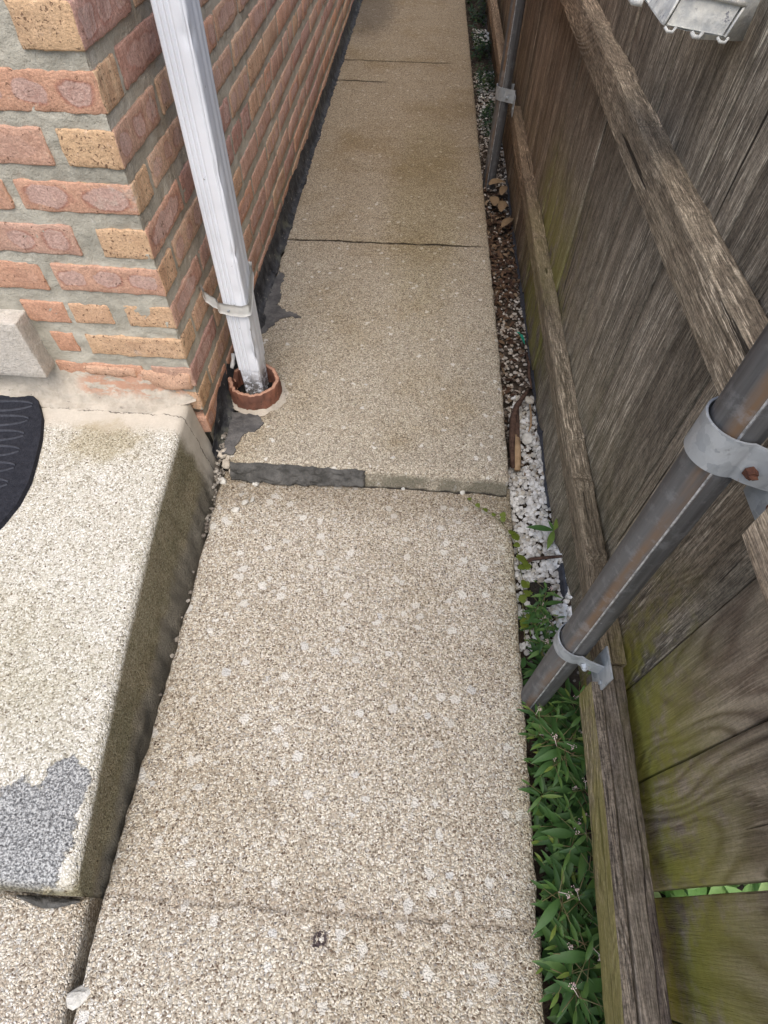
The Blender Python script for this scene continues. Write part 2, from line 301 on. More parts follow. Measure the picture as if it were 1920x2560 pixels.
# weathered timber, grain along axis
def wood(name, axis, c_dark, c_mid, c_pale, moss=0.0, pale_amt=0.35, rings=42):
    m = NB(name); oi = m.n('ShaderNodeObjectInfo')
    off = m.vm('ADD', m.P, m.vm('SCALE', (1.0, 3.1, 7.7), sc_=m.ma('MULTIPLY', oi.outputs['Random'], 9.0)))
    def stretch(a, b):
        v = [a, a, a]; v[axis] = b; return m.vm('MULTIPLY', off, tuple(v))
    nearm = m.ma('SUBTRACT', 1, m.sstep(m.sep(m.P)[1], 0.415, 0.425)) if (moss == 1.0 and axis == 2) else 0.0
    fig = m.noise(stretch(4.6, 1.5), 1.0, 1.6, 0.42, 0.5)
    r = m.ma('SINE', m.ma('MULTIPLY', fig, rings*2.6)); r = m.ma('ADD', m.ma('MULTIPLY', r, 0.5), 0.5)
    fine = m.noise(stretch(230, 14.0), 1.0, 4, 0.65)
    med = m.noise(stretch(38, 2.2), 1.0, 5, 0.62)
    grit = m.noise(m.P, 160, 4, 0.75)
    c = m.mix(m.sstep(med, 0.3, 0.7), c_dark, c_mid)
    c = m.mix(m.ma('MULTIPLY', m.ma('POWER', r, 2.2), m.ma('ADD', 0.30, m.ma('MULTIPLY', nearm, 0.55))), c, m.mix(1, c, (0.42, 0.37, 0.36), 'MULTIPLY'))
    big = m.noise(stretch(9, 1.5), 1.0, 4, 0.6)
    pale = m.ma('MULTIPLY', m.sstep(fine, 0.50, 0.64), m.sstep(big, 0.42, 0.62))
    c = m.mix(m.ma('MULTIPLY', pale, m.ma('SUBTRACT', pale_amt*1.8, m.ma('MULTIPLY', nearm, pale_amt*1.4))), c, c_pale)
    hair = m.noise(stretch(520, 26.0), 1.0, 3, 0.65)
    c = m.mix(m.ma('SUBTRACT', 0.75, m.ma('MULTIPLY', nearm, 0.5)), c, m.mix(1, c, m.ramp(hair, [(0.38, 0.35), (0.5, 0.95), (0.60, 1.5)]), 'MULTIPLY'))
    c = m.mix(nearm, c, m.mix(1, c, (1.12, 1.08, 1.04), 'MULTIPLY')) if (moss == 1.0 and axis == 2) else c
    c = m.mix(m.ma('SUBTRACT', 0.6, m.ma('MULTIPLY', nearm, 0.25)), c, m.mix(1, c, m.ramp(grit, [(0.36, 0.5), (0.5, 1.0), (0.64, 1.4)]), 'MULTIPLY'))
    crack = m.ma('MULTIPLY', m.sstep(m.noise(stretch(70, 1.6), 1.0, 2, 0.5), 0.70, 0.74), 0.9)
    c = m.mix(crack, c, (0.02, 0.016, 0.012))
    # knots
    kv = m.vor(m.vm('ADD', stretch(6.0, 3.2), m.vm('SCALE', m.noise(m.P, 18, 2, colour=True), sc_=0.25)), 1.0)
    kn = m.ma('MULTIPLY', m.ma('SUBTRACT', 1, m.sstep(kv.outputs['Distance'], 0.05, 0.11)), m.ma('GREATER_THAN', m.sep(kv.outputs['Color'])[0], 0.55))
    c = m.mix(m.ma('MULTIPLY', kn, 0.8), c, (0.045, 0.030, 0.018))
    c = m.mix(1.0, c, m.ramp(oi.outputs['Random'], [(0, 0.78), (0.5, 1.0), (1, 1.18)]), 'MULTIPLY')
    X, Y, Z = m.sep(m.P)
    redf = m.ma('MULTIPLY', m.sstep(m.ma('ADD', Y, m.noise(m.P, 2.5, 3)), 2.0, 3.3), 0.6)
    c = m.mix(redf, c, m.mix(1, c, (0.92, 0.72, 0.62), 'MULTIPLY'))
    if moss:
        mn = m.noise(stretch(5, 1.8), 1.0, 5, 0.65)
        zz = m.ma('SUBTRACT', 1, m.sstep(m.ma('ADD', Z, m.ma('MULTIPLY', mn, 0.3)), 0.50, 0.86))
        g = m.ma('MULTIPLY', m.ma('MULTIPLY', zz, m.sstep(m.ma('ADD', m.ma('MULTIPLY', mn, 0.6), m.ma('MULTIPLY', m.noise(m.P, 14, 6, 0.75), 0.4)), 0.40, 0.54)), moss)
        yy = m.ma('MULTIPLY', m.ma('SUBTRACT', 1, m.sstep(Y, 0.45, 0.62)), 1.0)
        y2 = m.ma('MULTIPLY', m.sstep(Y, 1.5, 1.8), m.ma('SUBTRACT', 1, m.sstep(Y, 2.2, 2.6)))
        g = m.ma('MULTIPLY', g, m.ma('ADD', m.ma('MAXIMUM', yy, m.ma('MULTIPLY', y2, 0.6)), 0.10, clamp=True))
        c = m.mix(g, c, m.mix(m.noise(m.P, 60, 4, 0.7), (0.145, 0.140, 0.022), (0.28, 0.255, 0.06)))
    if name == 'algae_rail_wood':
        c = m.mix(m.sstep(m.sep(m.N)[2], 0.4, 0.7), c, m.mix(1, m.mix(1, m.mix(m.sstep(med, 0.3, 0.7), (0.10, 0.083, 0.066), (0.185, 0.155, 0.12)), m.ramp(hair, [(0.38, 0.35), (0.5, 0.95), (0.60, 1.5)]), 'MULTIPLY'), m.ramp(grit, [(0.36, 0.55), (0.5, 1.0), (0.64, 1.35)]), 'MULTIPLY'))
    h = m.ma('ADD', m.ma('MULTIPLY', m.ma('ADD', fine, m.ma('MULTIPLY', grit, 0.4)), 0.6), m.ma('ADD', m.ma('MULTIPLY', r, -0.35), m.ma('MULTIPLY', med, 0.5)))
    h = m.ma('SUBTRACT', h, m.ma('MULTIPLY', crack, 1.2))
    nr = m.bump(h, 0.0030, 0.9)
    return m.done(c, 0.86, nr, spec=0.2)
M_board = wood("fence_board_wood", 2, (0.141, 0.119, 0.089), (0.272, 0.231, 0.175), (0.614, 0.541, 0.425), moss=1.0, pale_amt=0.45)
M_rail = wood("fence_rail_wood", 1, (0.133, 0.106, 0.075), (0.262, 0.214, 0.152), (0.611, 0.511, 0.376), moss=0.28, pale_amt=0.5, rings=60)
M_railpale = wood("cut_rail_wood", 1, (0.347, 0.274, 0.199), (0.522, 0.427, 0.308), (0.754, 0.625, 0.460), pale_amt=0.4, rings=50)
M_raildark = wood("split_rail_wood", 1, (0.077, 0.061, 0.051), (0.156, 0.126, 0.099), (0.437, 0.370, 0.278), moss=0.1, pale_amt=0.22, rings=60)
M_railgrey = wood("grey_rail_wood", 1, (0.085, 0.070, 0.058), (0.165, 0.138, 0.112), (0.36, 0.31, 0.25), moss=0.05, pale_amt=0.3, rings=60)
M_railgreen = wood("algae_rail_wood", 1, (0.162, 0.130, 0.071), (0.290, 0.242, 0.130), (0.608, 0.510, 0.353), moss=0.45, pale_amt=0.5, rings=60)

def pipe_mat():
    m = NB("galvanised_pipe"); P = m.P
    tcn = m.n('ShaderNodeTexCoord'); O = m.vm('SCALE', tcn.outputs['Object'], sc_=1/S); X, Y, Z = m.sep(O)
    st = m.vm('MULTIPLY', O, (60, 60, 3))
    n1 = m.noise(st, 1, 4, 0.6)
    c = m.mix(m.sstep(n1, 0.3, 0.7), (0.085, 0.085, 0.087), (0.165, 0.165, 0.165))
    # brown run along the flank beside the weld
    fx = m.ma('ADD', m.ma('MULTIPLY', X, -0.60/0.033), m.ma('MULTIPLY', Y, -0.80/0.033))
    fs = m.ma('ADD', m.ma('MULTIPLY', X, 0.80/0.033), m.ma('MULTIPLY', Y, -0.60/0.033))
    s_ = m.ma('ABSOLUTE', m.ma('SUBTRACT', fs, m.ma('ADD', 0.02, m.ma('MULTIPLY', m.ma('SUBTRACT', m.noise(O, 6, 4), 0.5), 0.3))))
    rf = m.ma('MULTIPLY', m.ma('SUBTRACT', 1, m.sstep(s_, 0.08, 0.42)), m.ma('GREATER_THAN', fx, 0))
    rf = m.ma('MULTIPLY', rf, m.sstep(m.noise(m.vm('MULTIPLY', O, (20, 20, 3)), 1, 4, 0.7), 0.30, 0.6))
    c = m.mix(m.ma('MULTIPLY', rf, 0.8), c, (0.17, 0.095, 0.042))
    sc2 = m.ma('MULTIPLY', m.sstep(m.noise(O, 75, 4, 0.8), 0.69, 0.73), m.sstep(m.noise(O, 9, 3), 0.5, 0.6))
    c = m.mix(m.ma('MULTIPLY', sc2, 0.8), c, (0.6, 0.6, 0.6))
    c = m.mix(m.ma('MULTIPLY', m.sstep(m.noise(O, 28, 6, 0.75), 0.5, 0.65), 0.35), c, (0.30, 0.31, 0.32))
    rg = m.ma('ADD', 0.46, m.ma('MULTIPLY', m.noise(st, 1, 3), 0.25))
    return m.done(c, rg, m.bump(n1, 0.0006), m.ma('SUBTRACT', 0.55, m.ma('MULTIPLY', rf, 0.4)))
M_pipe = pipe_mat()
M_weld = simple("weld_bead", (0.25, 0.26, 0.27), (0.72, 0.74, 0.77), 70, 0.4, 0.001, 0.7)
def galv():
    m = NB("galvanised_clamp"); P = m.P
    v = m.vor(m.vm('ADD', P, m.vm('SCALE', m.noise(P, 40, 3, colour=True), sc_=0.03)), 60)
    c = m.mix(m.sep(v.outputs['Color'])[0], (0.30, 0.325, 0.345), (0.44, 0.465, 0.48))
    c = m.mix(m.ma('MULTIPLY', m.sstep(m.noise(P, 16, 5, 0.75), 0.58, 0.68), 0.7), c, (0.24, 0.245, 0.25))
    c = m.mix(m.sstep(m.noise(P, 48, 5, 0.8), 0.66, 0.70), c, (0.21, 0.10, 0.045))
    return m.done(c, 0.5, m.bump(m.noise(P, 60, 4), 0.001), 0.45)
M_galv = galv()
M_rust = simple("rust", (0.055, 0.022, 0.014), (0.12, 0.05, 0.028), 90, 0.9, 0.0012)
def paint():
    m = NB("white_paint"); P = m.P
    c = m.mix(m.sstep(m.noise(P, 5, 4, 0.6), 0.3, 0.7), (0.70, 0.72, 0.75), (0.78, 0.80, 0.83))
    c = m.mix(m.ma('MULTIPLY', m.sstep(m.noise(P, 55, 4, 0.75), 0.69, 0.71), 0.8), c, (0.20, 0.19, 0.18))
    Z = m.sep(P)[2]
    low = m.ma('SUBTRACT', 1, m.sstep(Z, 0.12, 0.205))
    f = m.ma('MULTIPLY', low, m.sstep(m.noise(m.vm('MULTIPLY', P, (1, 1, 1.6)), 40, 4, 0.7), 0.44, 0.52))
    c = m.mix(m.ma('MULTIPLY', f, 0.9), c, (0.10, 0.085, 0.07))
    return m.done(c, 0.42, m.bump(m.noise(P, 24, 4), 0.0012), 0.0, 0.4)
M_paint = paint()
M_strap = simple("strap_paint", (0.50, 0.50, 0.47), (0.62, 0.61, 0.57), 30, 0.5, 0.001)
def clay():
    m = NB("terracotta"); P = m.P
    c = m.mix(m.sstep(m.noise(P, 12, 5, 0.7), 0.35, 0.65), (0.25, 0.105, 0.065), (0.14, 0.065, 0.045))
    c = m.mix(m.ma('MULTIPLY', m.sstep(m.noise(P, 30, 5, 0.7), 0.58, 0.64), 0.7), c, (0.07, 0.04, 0.03))
    Nz = m.sstep(m.sep(m.N)[2], 0.5, 0.8)
    c = m.mix(Nz, c, m.mix(m.noise(P, 60, 3), (0.34, 0.17, 0.11), (0.48, 0.29, 0.20)))
    return m.done(c, 0.8, m.bump(m.noise(P, 50, 5, 0.7), 0.003), spec=0.25)
M_clay = clay()
M_mat = simple("black_rubber", (0.010, 0.011, 0.016), (0.022, 0.023, 0.030), 80, 0.85, 0.002)
M_matrib = simple("black_rubber_rib", (0.028, 0.030, 0.038), (0.050, 0.052, 0.062), 90, 0.75, 0.002)
def ground_mat():
    m = NB("soil"); P = m.P
    c = m.mix(m.sstep(m.noise(P, 30, 6, 0.75), 0.3, 0.7), (0.030, 0.022, 0.016), (0.085, 0.065, 0.048))
    v = m.vor(P, 70)
    c = m.mix(m.ma('MULTIPLY', m.ma('GREATER_THAN', m.sep(v.outputs['Color'])[0], 0.8), m.ma('LESS_THAN', v.outputs['Distance'], 0.35)), c, (0.25, 0.22, 0.18))
    return m.done(c, 0.95, m.bump(m.noise(P, 45, 6, 0.75), 0.012), spec=0.1)
M_soil = ground_mat()
def isl(name, stops, rough=0.8, bumpd=0.001, sc_=80):
    m = NB(name); g = m.n('ShaderNodeNewGeometry')
    c = m.ramp(g.outputs['Random Per Island'], stops)
    c = m.mix(0.5, c, m.mix(1, c, m.ramp(m.noise(m.P, sc_, 4), [(0.3, 0.55), (0.7, 1.0)]), 'MULTIPLY'))
    return m.done(c, rough, m.bump(m.noise(m.P, sc_*1.5, 4), bumpd), spec=0.25)
M_white = isl("white_marble_gravel", [(0, (0.42, 0.40, 0.36)), (0.25, (0.62, 0.60, 0.56)), (0.75, (0.80, 0.79, 0.76)), (0.9, (0.56, 0.52, 0.44)), (1, (0.36, 0.32, 0.26))])
M_mixed = isl("mixed_gravel", [(0, (0.06, 0.045, 0.035)), (0.35, (0.16, 0.12, 0.09)), (0.55, (0.40, 0.33, 0.26)), (0.8, (0.62, 0.57, 0.50)), (1, (0.30, 0.25, 0.21))])
M_rubble = isl("rubble_stone", [(0, (0.22, 0.19, 0.15)), (0.5, (0.42, 0.385, 0.33)), (1, (0.12, 0.10, 0.08))])
M_stonepale = simple('pale_stone', (0.42, 0.40, 0.35), (0.60, 0.58, 0.52), 60, 0.9, 0.002)
M_twig = simple("twig_bark", (0.045, 0.025, 0.018), (0.11, 0.065, 0.045), 60, 0.9, 0.003)
M_twigpale = simple("bare_wood", (0.30, 0.20, 0.11), (0.42, 0.29, 0.17), 60, 0.85, 0.002)
M_dry = isl("dry_leaf", [(0, (0.16, 0.10, 0.055)), (0.5, (0.25, 0.175, 0.10)), (1, (0.31, 0.23, 0.14))])
M_litter = isl("leaf_litter", [(0, (0.035, 0.018, 0.012)), (0.5, (0.09, 0.05, 0.03)), (0.85, (0.15, 0.09, 0.05)), (1, (0.26, 0.19, 0.12))])
def leafm(name, a, b, c_):
    m = NB(name); g = m.n('ShaderNodeNewGeometry')
    c = m.ramp(g.outputs['Random Per Island'], [(0, a), (0.55, b), (0.90, c_), (0.96, (c_[0]*1.7, c_[1]*1.25, c_[2]))])
    c = m.mix(0.4, c, m.mix(1, c, m.ramp(m.noise(m.P, 60, 3), [(0.3, 0.6), (0.7, 1.1)]), 'MULTIPLY'))
    m.b.inputs['Transmission Weight'].default_value = 0.0
    m.b.inputs['Subsurface Weight'].default_value = 0.0
    mt = m.done(c, 0.5, None, spec=0.35)
    tr = m.n('ShaderNodeBsdfTranslucent'); m.put(tr.inputs[0], c); mx = m.n('ShaderNodeMixShader'); mx.inputs[0].default_value = 0.25
    m.t.links.new(m.b.outputs[0], mx.inputs[1]); m.t.links.new(tr.outputs[0], mx.inputs[2]); m.t.links.new(mx.outputs[0], m.out.inputs[0])
    return mt
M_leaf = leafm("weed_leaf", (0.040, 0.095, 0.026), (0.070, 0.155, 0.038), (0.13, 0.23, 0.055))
M_leafdark = leafm('dark_leaf', (0.018, 0.040, 0.012), (0.03, 0.065, 0.018), (0.05, 0.09, 0.025))  # darker leaf green for the weeds further back
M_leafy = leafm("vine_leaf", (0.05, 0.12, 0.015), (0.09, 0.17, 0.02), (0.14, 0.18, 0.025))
M_leafbright = leafm("painted_lit_leaf", (0.16, 0.32, 0.07), (0.24, 0.42, 0.12), (0.36, 0.5, 0.2))  # leaf green raised so the colour itself carries the sunlight
M_stem = simple("stem", (0.12, 0.15, 0.05), (0.17, 0.11, 0.06), 50, 0.6, 0.0005)
M_flower = isl("pale_flower", [(0, (0.62, 0.50, 0.45)), (0.5, (0.78, 0.66, 0.58)), (1, (0.70, 0.45, 0.42))])
M_fabric = simple("weed_fabric", (0.030, 0.032, 0.040), (0.075, 0.078, 0.090), 60, 0.7, 0.004)
M_green = simple("green_plastic", (0.01, 0.16, 0.10), (0.02, 0.24, 0.15), 20, 0.4, 0.0005)
def boxm():
    m = NB("weathered_white_metal"); P = m.P
    c = m.mix(m.sstep(m.noise(P, 22, 6, 0.75), 0.35, 0.65), (0.40, 0.41, 0.40), (0.66, 0.65, 0.59))
    c = m.mix(m.sstep(m.noise(P, 45, 6, 0.8), 0.60, 0.66), c, (0.17, 0.17, 0.19))
    c = m.mix(m.ma('MULTIPLY', m.sstep(m.noise(P, 12, 4), 0.6, 0.7), 0.5), c, (0.45, 0.40, 0.28))
    return m.done(c, 0.7, m.bump(m.noise(P, 70, 5, 0.7), 0.002), 0.1)
M_box = boxm()
M_stub = simple("white_plastic", (0.6, 0.6, 0.57), (0.75, 0.75, 0.72), 60, 0.5, 0.001)
M_black = simple("crevice_shade", (0.006, 0.006, 0.006), (0.02, 0.018, 0.015), 40, 0.95, 0.002)

# ------------------------------------------------------------------ object helpers
def obj(name, bm, mats, parent=None, smooth=False, origin=None):
    """link a bmesh as ONE mesh object; geometry is written in measured units about `origin`"""
    me = bpy.data.meshes.new(name)
    if origin is None:
        if parent is not None: o_ = Vector((0, 0, 0))
        elif bm.verts:
            xs = [v.co.x for v in bm.verts]; ys = [v.co.y for v in bm.verts]; zs = [v.co.z for v in bm.verts]
            o_ = Vector(((min(xs)+max(xs))/2, (min(ys)+max(ys))/2, min(zs)))
        else: o_ = Vector((0, 0, 0))
    else: o_ = Vector(origin)
    if parent is not None and origin is None: o_ = Vector(parent['_org'])
    for v in bm.verts: v.co = (v.co - o_)*S
    bm.normal_update(); bm.to_mesh(me); bm.free()
    for m in (mats if isinstance(mats, (list, tuple)) else [mats]): me.materials.append(m)
    if smooth:
        for p in me.polygons: p.use_smooth = True
    o = bpy.data.objects.new(name, me); col.objects.link(o)
    if parent is not None:
        o.parent = parent; o.location = (o_ - Vector(parent['_org']))*S
    else: o.location = o_*S
    o['_org'] = tuple(o_)
    return o
def thing(name, label, cat, loc, group=None):
    o = bpy.data.objects.new(name, None); col.objects.link(o); o.location = Vector(loc)*S; o['_org'] = tuple(loc)
    o.empty_display_size = 0.05; return tag(o, label, cat, group)
def tag(o, label=None, cat=None, group=None, kind=None):
    if label: o['label'] = label
    if cat: o['category'] = cat
    if group: o['group'] = group
    if kind: o['kind'] = kind
    return o
def nz(p, s=1.0): return noise.noise(Vector(p)*s)
def fbm(p, s=1.0, o=4): return noise.fractal(Vector(p)*s, 1.0, 2.0, o)
def grid(bm, nu, nv, fn, mi=0, close_u=False):
    vs = [[bm.verts.new(fn(i/nu, j/nv)) for j in range(nv+1)] for i in range(nu + (0 if close_u else 1))]
    L = len(vs)
    for i in range(nu):
        for j in range(nv):
            a, b = vs[i], vs[(i+1) % L]
            f = bm.faces.new((a[j], b[j], b[j+1], a[j+1])); f.material_index = mi
    return vs
OVN = (1, 3, 2, 3, 4)
lay2 = None
def rbox(bm, lo, hi, n, r, wob=0.0, ws=20, mi=0, seed=0, cols=None, layer=None, fine=0.0, cols2=None):
    """rounded, slightly irregular box with subdivided faces"""
    lo = Vector(lo); hi = Vector(hi); n = [max(1, k) for k in n]; vd = {}
    def coord(ax, i):
        k = n[ax]
        if k == 1: return i
        # put one loop right at the rounding
        t = i/k; e = min(0.45, r/max(1e-6, (hi[ax]-lo[ax])))
        if i == 0 or i == k: return t
        if k == 2: return 0.5
        return e + (1-2*e)*(i-1)/(k-2)
    def V(i, j, k):
        key = (i, j, k)
        if key in vd: return vd[key]
        p = Vector((lo.x+(hi.x-lo.x)*coord(0, i), lo.y+(hi.y-lo.y)*coord(1, j), lo.z+(hi.z-lo.z)*coord(2, k)))
        c = Vector([min(max(p[a], lo[a]+r), hi[a]-r) for a in range(3)])
        d = p-c
        if d.length > 1e-9: p = c + d.normalized()*r
        if wob:
            q = p*ws + Vector((seed*3.7, seed*1.3, -seed*2.1))
            p = p + Vector((noise.noise(q), noise.noise(q+Vector((31, 0, 0))), noise.noise(q+Vector((0, 47, 0)))))*wob
            if fine:
                q = p*90; p = p + Vector((noise.noise(q), noise.noise(q+Vector((31, 0, 0))), noise.noise(q+Vector((0, 47, 0)))))*fine
        v = bm.verts.new(p); vd[key] = v; return v
    fs = []
    nx, ny, nz_ = n
    for i in range(nx):
        for j in range(ny):
            fs.append(bm.faces.new((V(i, j, 0), V(i, j+1, 0), V(i+1, j+1, 0), V(i+1, j, 0))))
            fs.append(bm.faces.new((V(i, j, nz_), V(i+1, j, nz_), V(i+1, j+1, nz_), V(i, j+1, nz_))))
    for i in range(nx):
        for k in range(nz_):
            fs.append(bm.faces.new((V(i, 0, k), V(i+1, 0, k), V(i+1, 0, k+1), V(i, 0, k+1))))
            fs.append(bm.faces.new((V(i, ny, k), V(i, ny, k+1), V(i+1, ny, k+1), V(i+1, ny, k))))
    for j in range(ny):
        for k in range(nz_):
            fs.append(bm.faces.new((V(0, j, k), V(0, j, k+1), V(0, j+1, k+1), V(0, j+1, k))))
            fs.append(bm.faces.new((V(nx, j, k), V(nx, j+1, k), V(nx, j+1, k+1), V(nx, j, k+1))))
    for f in fs:
        f.material_index = mi; f.smooth = True
        if layer is not None:
            f.normal_update(); n_ = f.normal; ax = 1 if abs(n_.x) > abs(n_.y) else 0
            hg = hi.z-lo.z; Lb = hi[ax]-lo[ax]
            cnt = (1 if Lb < 0.15 else OVN[int(cols[0]*977) % len(OVN)]); vs_ = 1.0 + 0.5*((cols[0]*31) % 1)
            for l in f.loops:
                l[layer] = cols2 if (cols2 and ax == 1) else cols
                l[lay2] = ((l.vert.co[ax]-lo[ax])/Lb*cnt*0.998+0.001, (l.vert.co.z-(lo.z+hi.z)/2)/hg*2, vs_, 1)
    return fs
def tube(bm, pts, rads, seg=8, cap=True, mi=0):
    rings = []
    for i, p in enumerate(pts):
        p = Vector(p)
        t = (Vector(pts[min(i+1, len(pts)-1)]) - Vector(pts[max(i-1, 0)])).normalized()
        a = t.cross(Vector((0, 0, 1)))
        if a.length < 1e-3: a = Vector((1, 0, 0))
        a.normalize(); b = t.cross(a)
        rr = rads[i] if isinstance(rads, (list, tuple)) else rads
        rings.append([bm.verts.new(p + (a*math.cos(2*math.pi*k/seg) + b*math.sin(2*math.pi*k/seg))*rr) for k in range(seg)])
    for i in range(len(rings)-1):
        for k in range(seg):
            f = bm.faces.new((rings[i][k], rings[i][(k+1) % seg], rings[i+1][(k+1) % seg], rings[i+1][k])); f.smooth = True; f.material_index = mi
    if cap:
        bm.faces.new(rings[0][::-1]).material_index = mi; bm.faces.new(rings[-1]).material_index = mi
def stone(bm, c, r, flat=0.7, mi=0, sub=1):
    """angular pebble"""
    rot = Matrix.Rotation(random.uniform(0, 6.28), 3, 'Z') @ Matrix.Rotation(random.uniform(-.6, .6), 3, 'X')
    res = bmesh.ops.create_icosphere(bm, subdivisions=sub, radius=1.0)
    sx, sy, sz = r*random.uniform(.8, 1.25), r*random.uniform(.6, 1.0), r*flat*random.uniform(.6, 1.1)
    off = Vector((random.uniform(0, 99), random.uniform(0, 99), 0))
    for v in res['verts']:
        k = 1 + 0.45*noise.noise(v.co*1.1+off)
        v.co = Vector(c) + rot @ Vector((v.co.x*sx*k, v.co.y*sy*k, v.co.z*sz*k))
    for v in res['verts']:
        for f in v.link_faces: f.material_index = mi
def lerp_tab(t, tab):
    if t <= tab[0][0]: return tab[0][1]
    for (a, va), (b, vb) in zip(tab, tab[1:]):
        if t <= b: return va + (vb-va)*(t-a)/(b-a)
    return tab[-1][1]

# ================================================================== SETTING
def ground_z(x, y): return -0.055 + 0.012*fbm((x, y, 0), 3)
bm = bmesh.new()
def gfn(x0, x1, y0, y1):
    return lambda u, v: (x0+(x1-x0)*u, y0+(y1-y0)*v, ground_z(x0+(x1-x0)*u, y0+(y1-y0)*v) - (0.09 if x0+(x1-x0)*u < 0.33 else 0))
grid(bm, 60, 200, gfn(-0.7, 1.3, -1.6, 8.4))
tag(obj('ground', bm, M_soil, smooth=True), kind='structure')
bm = bmesh.new()
grid(bm, 24, 24, lambda u, v: (-60+120*u, -60+120*v, -0.20))
tag(obj('ground', bm, M_soil), kind='structure')

# path: lower slab, raised slab, pad at the left
def slab(name, x0f, x1f, y0, y1, ztop, zbot, mat, nx, ny, rough=0.004, rr=0.007, batter=0.0, relief=0.0012):
    bm = bmesh.new()
    prof = []
    # u across: side bottom, side top (rounded), top..., side
    us = [('L', zbot), ('L', ztop-0.03), ('L', ztop-rr)] + [('T', i/nx) for i in range(nx+1)] + [('R', ztop-rr), ('R', ztop-0.03), ('R', zbot)]
    rows = []
    nv = ny
    def pt(uk, y, end=0.0):
        xl = x0f(y); xr = x1f(y)
        if uk[0] == 'L': x = xl + rough*fbm((y*18, uk[1]*20, 3)) - (0.002 if uk[1] < ztop-0.02 else 0); z = uk[1]
        elif uk[0] == 'R': x = xr + rough*fbm((y*18, uk[1]*20, 9)); z = uk[1]
        else:
            t = uk[1]; x = xl+rr*0.7 + (xr-xl-1.4*rr)*t
            if t in (0, 1): x += rough*fbm((y*18, ztop*20, 3 if t == 0 else 9))
            z = ztop + relief*fbm((x*9, y*9, ztop*10)) - (0.0015 if t in (0, 1) else 0)
        return Vector((x, y, z))
    ys = [y0 + (y1-y0)*j/nv for j in range(nv+1)]
    for y in ys: rows.append([bm.verts.new(pt(u, y)) for u in us])
    for a, b in zip(rows, rows[1:]):
        for i in range(len(us)-1):
            f = bm.faces.new((a[i], a[i+1], b[i+1], b[i])); f.smooth = True
    # end faces
    for row, s in ((rows[0], -1), (rows[-1], 1)):
        yb = y0 if s < 0 else y1
        lip = [bm.verts.new((v.co.x, yb + s*(rr + rough*abs(fbm((v.co.x*25, s, 1)))), min(v.co.z, ztop-rr))) for v in row]
        base = [bm.verts.new((v.co.x, yb + s*(rr+0.002 + (batter*0.25 if s < 0 else 0) + rough*1.5*fbm((v.co.x*14, s, 7))), min(v.co.z, ztop-0.03))) for v in row]
        bot = [bm.verts.new((v.co.x, yb + s*(rr + (batter*2.6 if s < 0 else 0) + 2.2*rough*fbm((v.co.x*12, s, 5))), zbot)) for v in row]
        for A, B in ((row, lip), (lip, base), (base, bot)):
            for i in range(len(us)-1):
                try:
                    f = bm.faces.new((A[i], B[i], B[i+1], A[i+1]) if s < 0 else (A[i], A[i+1], B[i+1], B[i])); f.smooth = True
                except ValueError: pass
    bmesh.ops.recalc_face_normals(bm, faces=bm.faces)
    return obj(name, bm, mat)
xl_low = lambda y: lerp_tab(y, [(-1.2, -0.528), (-0.2, -0.552), (0, -0.566), (0.3, -0.567), (0.6, -0.567), (0.87, -0.575), (1.2, -0.583)]) + 0.004*fbm((0, y*9, 1))
xr_low = lambda y: lerp_tab(y, [(-1.2, 0.335), (-0.15, 0.352), (1.13, 0.366)])
tag(slab('path', xl_low, xr_low, -1.25, 1.165, 0.0, -0.14, M_low, 60, 150, 0.006), kind='structure')
xl_up = lambda y: lerp_tab(y, [(1.1, -0.548), (1.4, -0.572), (2.0, -0.585), (3, -0.594), (8.5, -0.603)]) + 0.006*fbm((0, y*16, 5))
xr_up = lambda y: lerp_tab(y, [(1.1, 0.352), (1.74, 0.354), (2.6, 0.346), (6.6, 0.308), (8.5, 0.29)])
tag(slab('path', xl_up, xr_up, 1.166, 8.5, 0.06, -0.12, M_up, 50, 260, 0.005, batter=0.032), kind='structure')
xr_pad = lambda y: lerp_tab(y, [(-1.2, -0.545), (-0.2, -0.575), (-0.06, -0.588), (-0.015, -0.60)])
pd = slab('pavement', lambda y: -2.6, xr_pad, -1.25, -0.022, 0.006, -0.14, M_pad, 40, 60, 0.006, rr=0.014)
tag(pd, kind='structure')

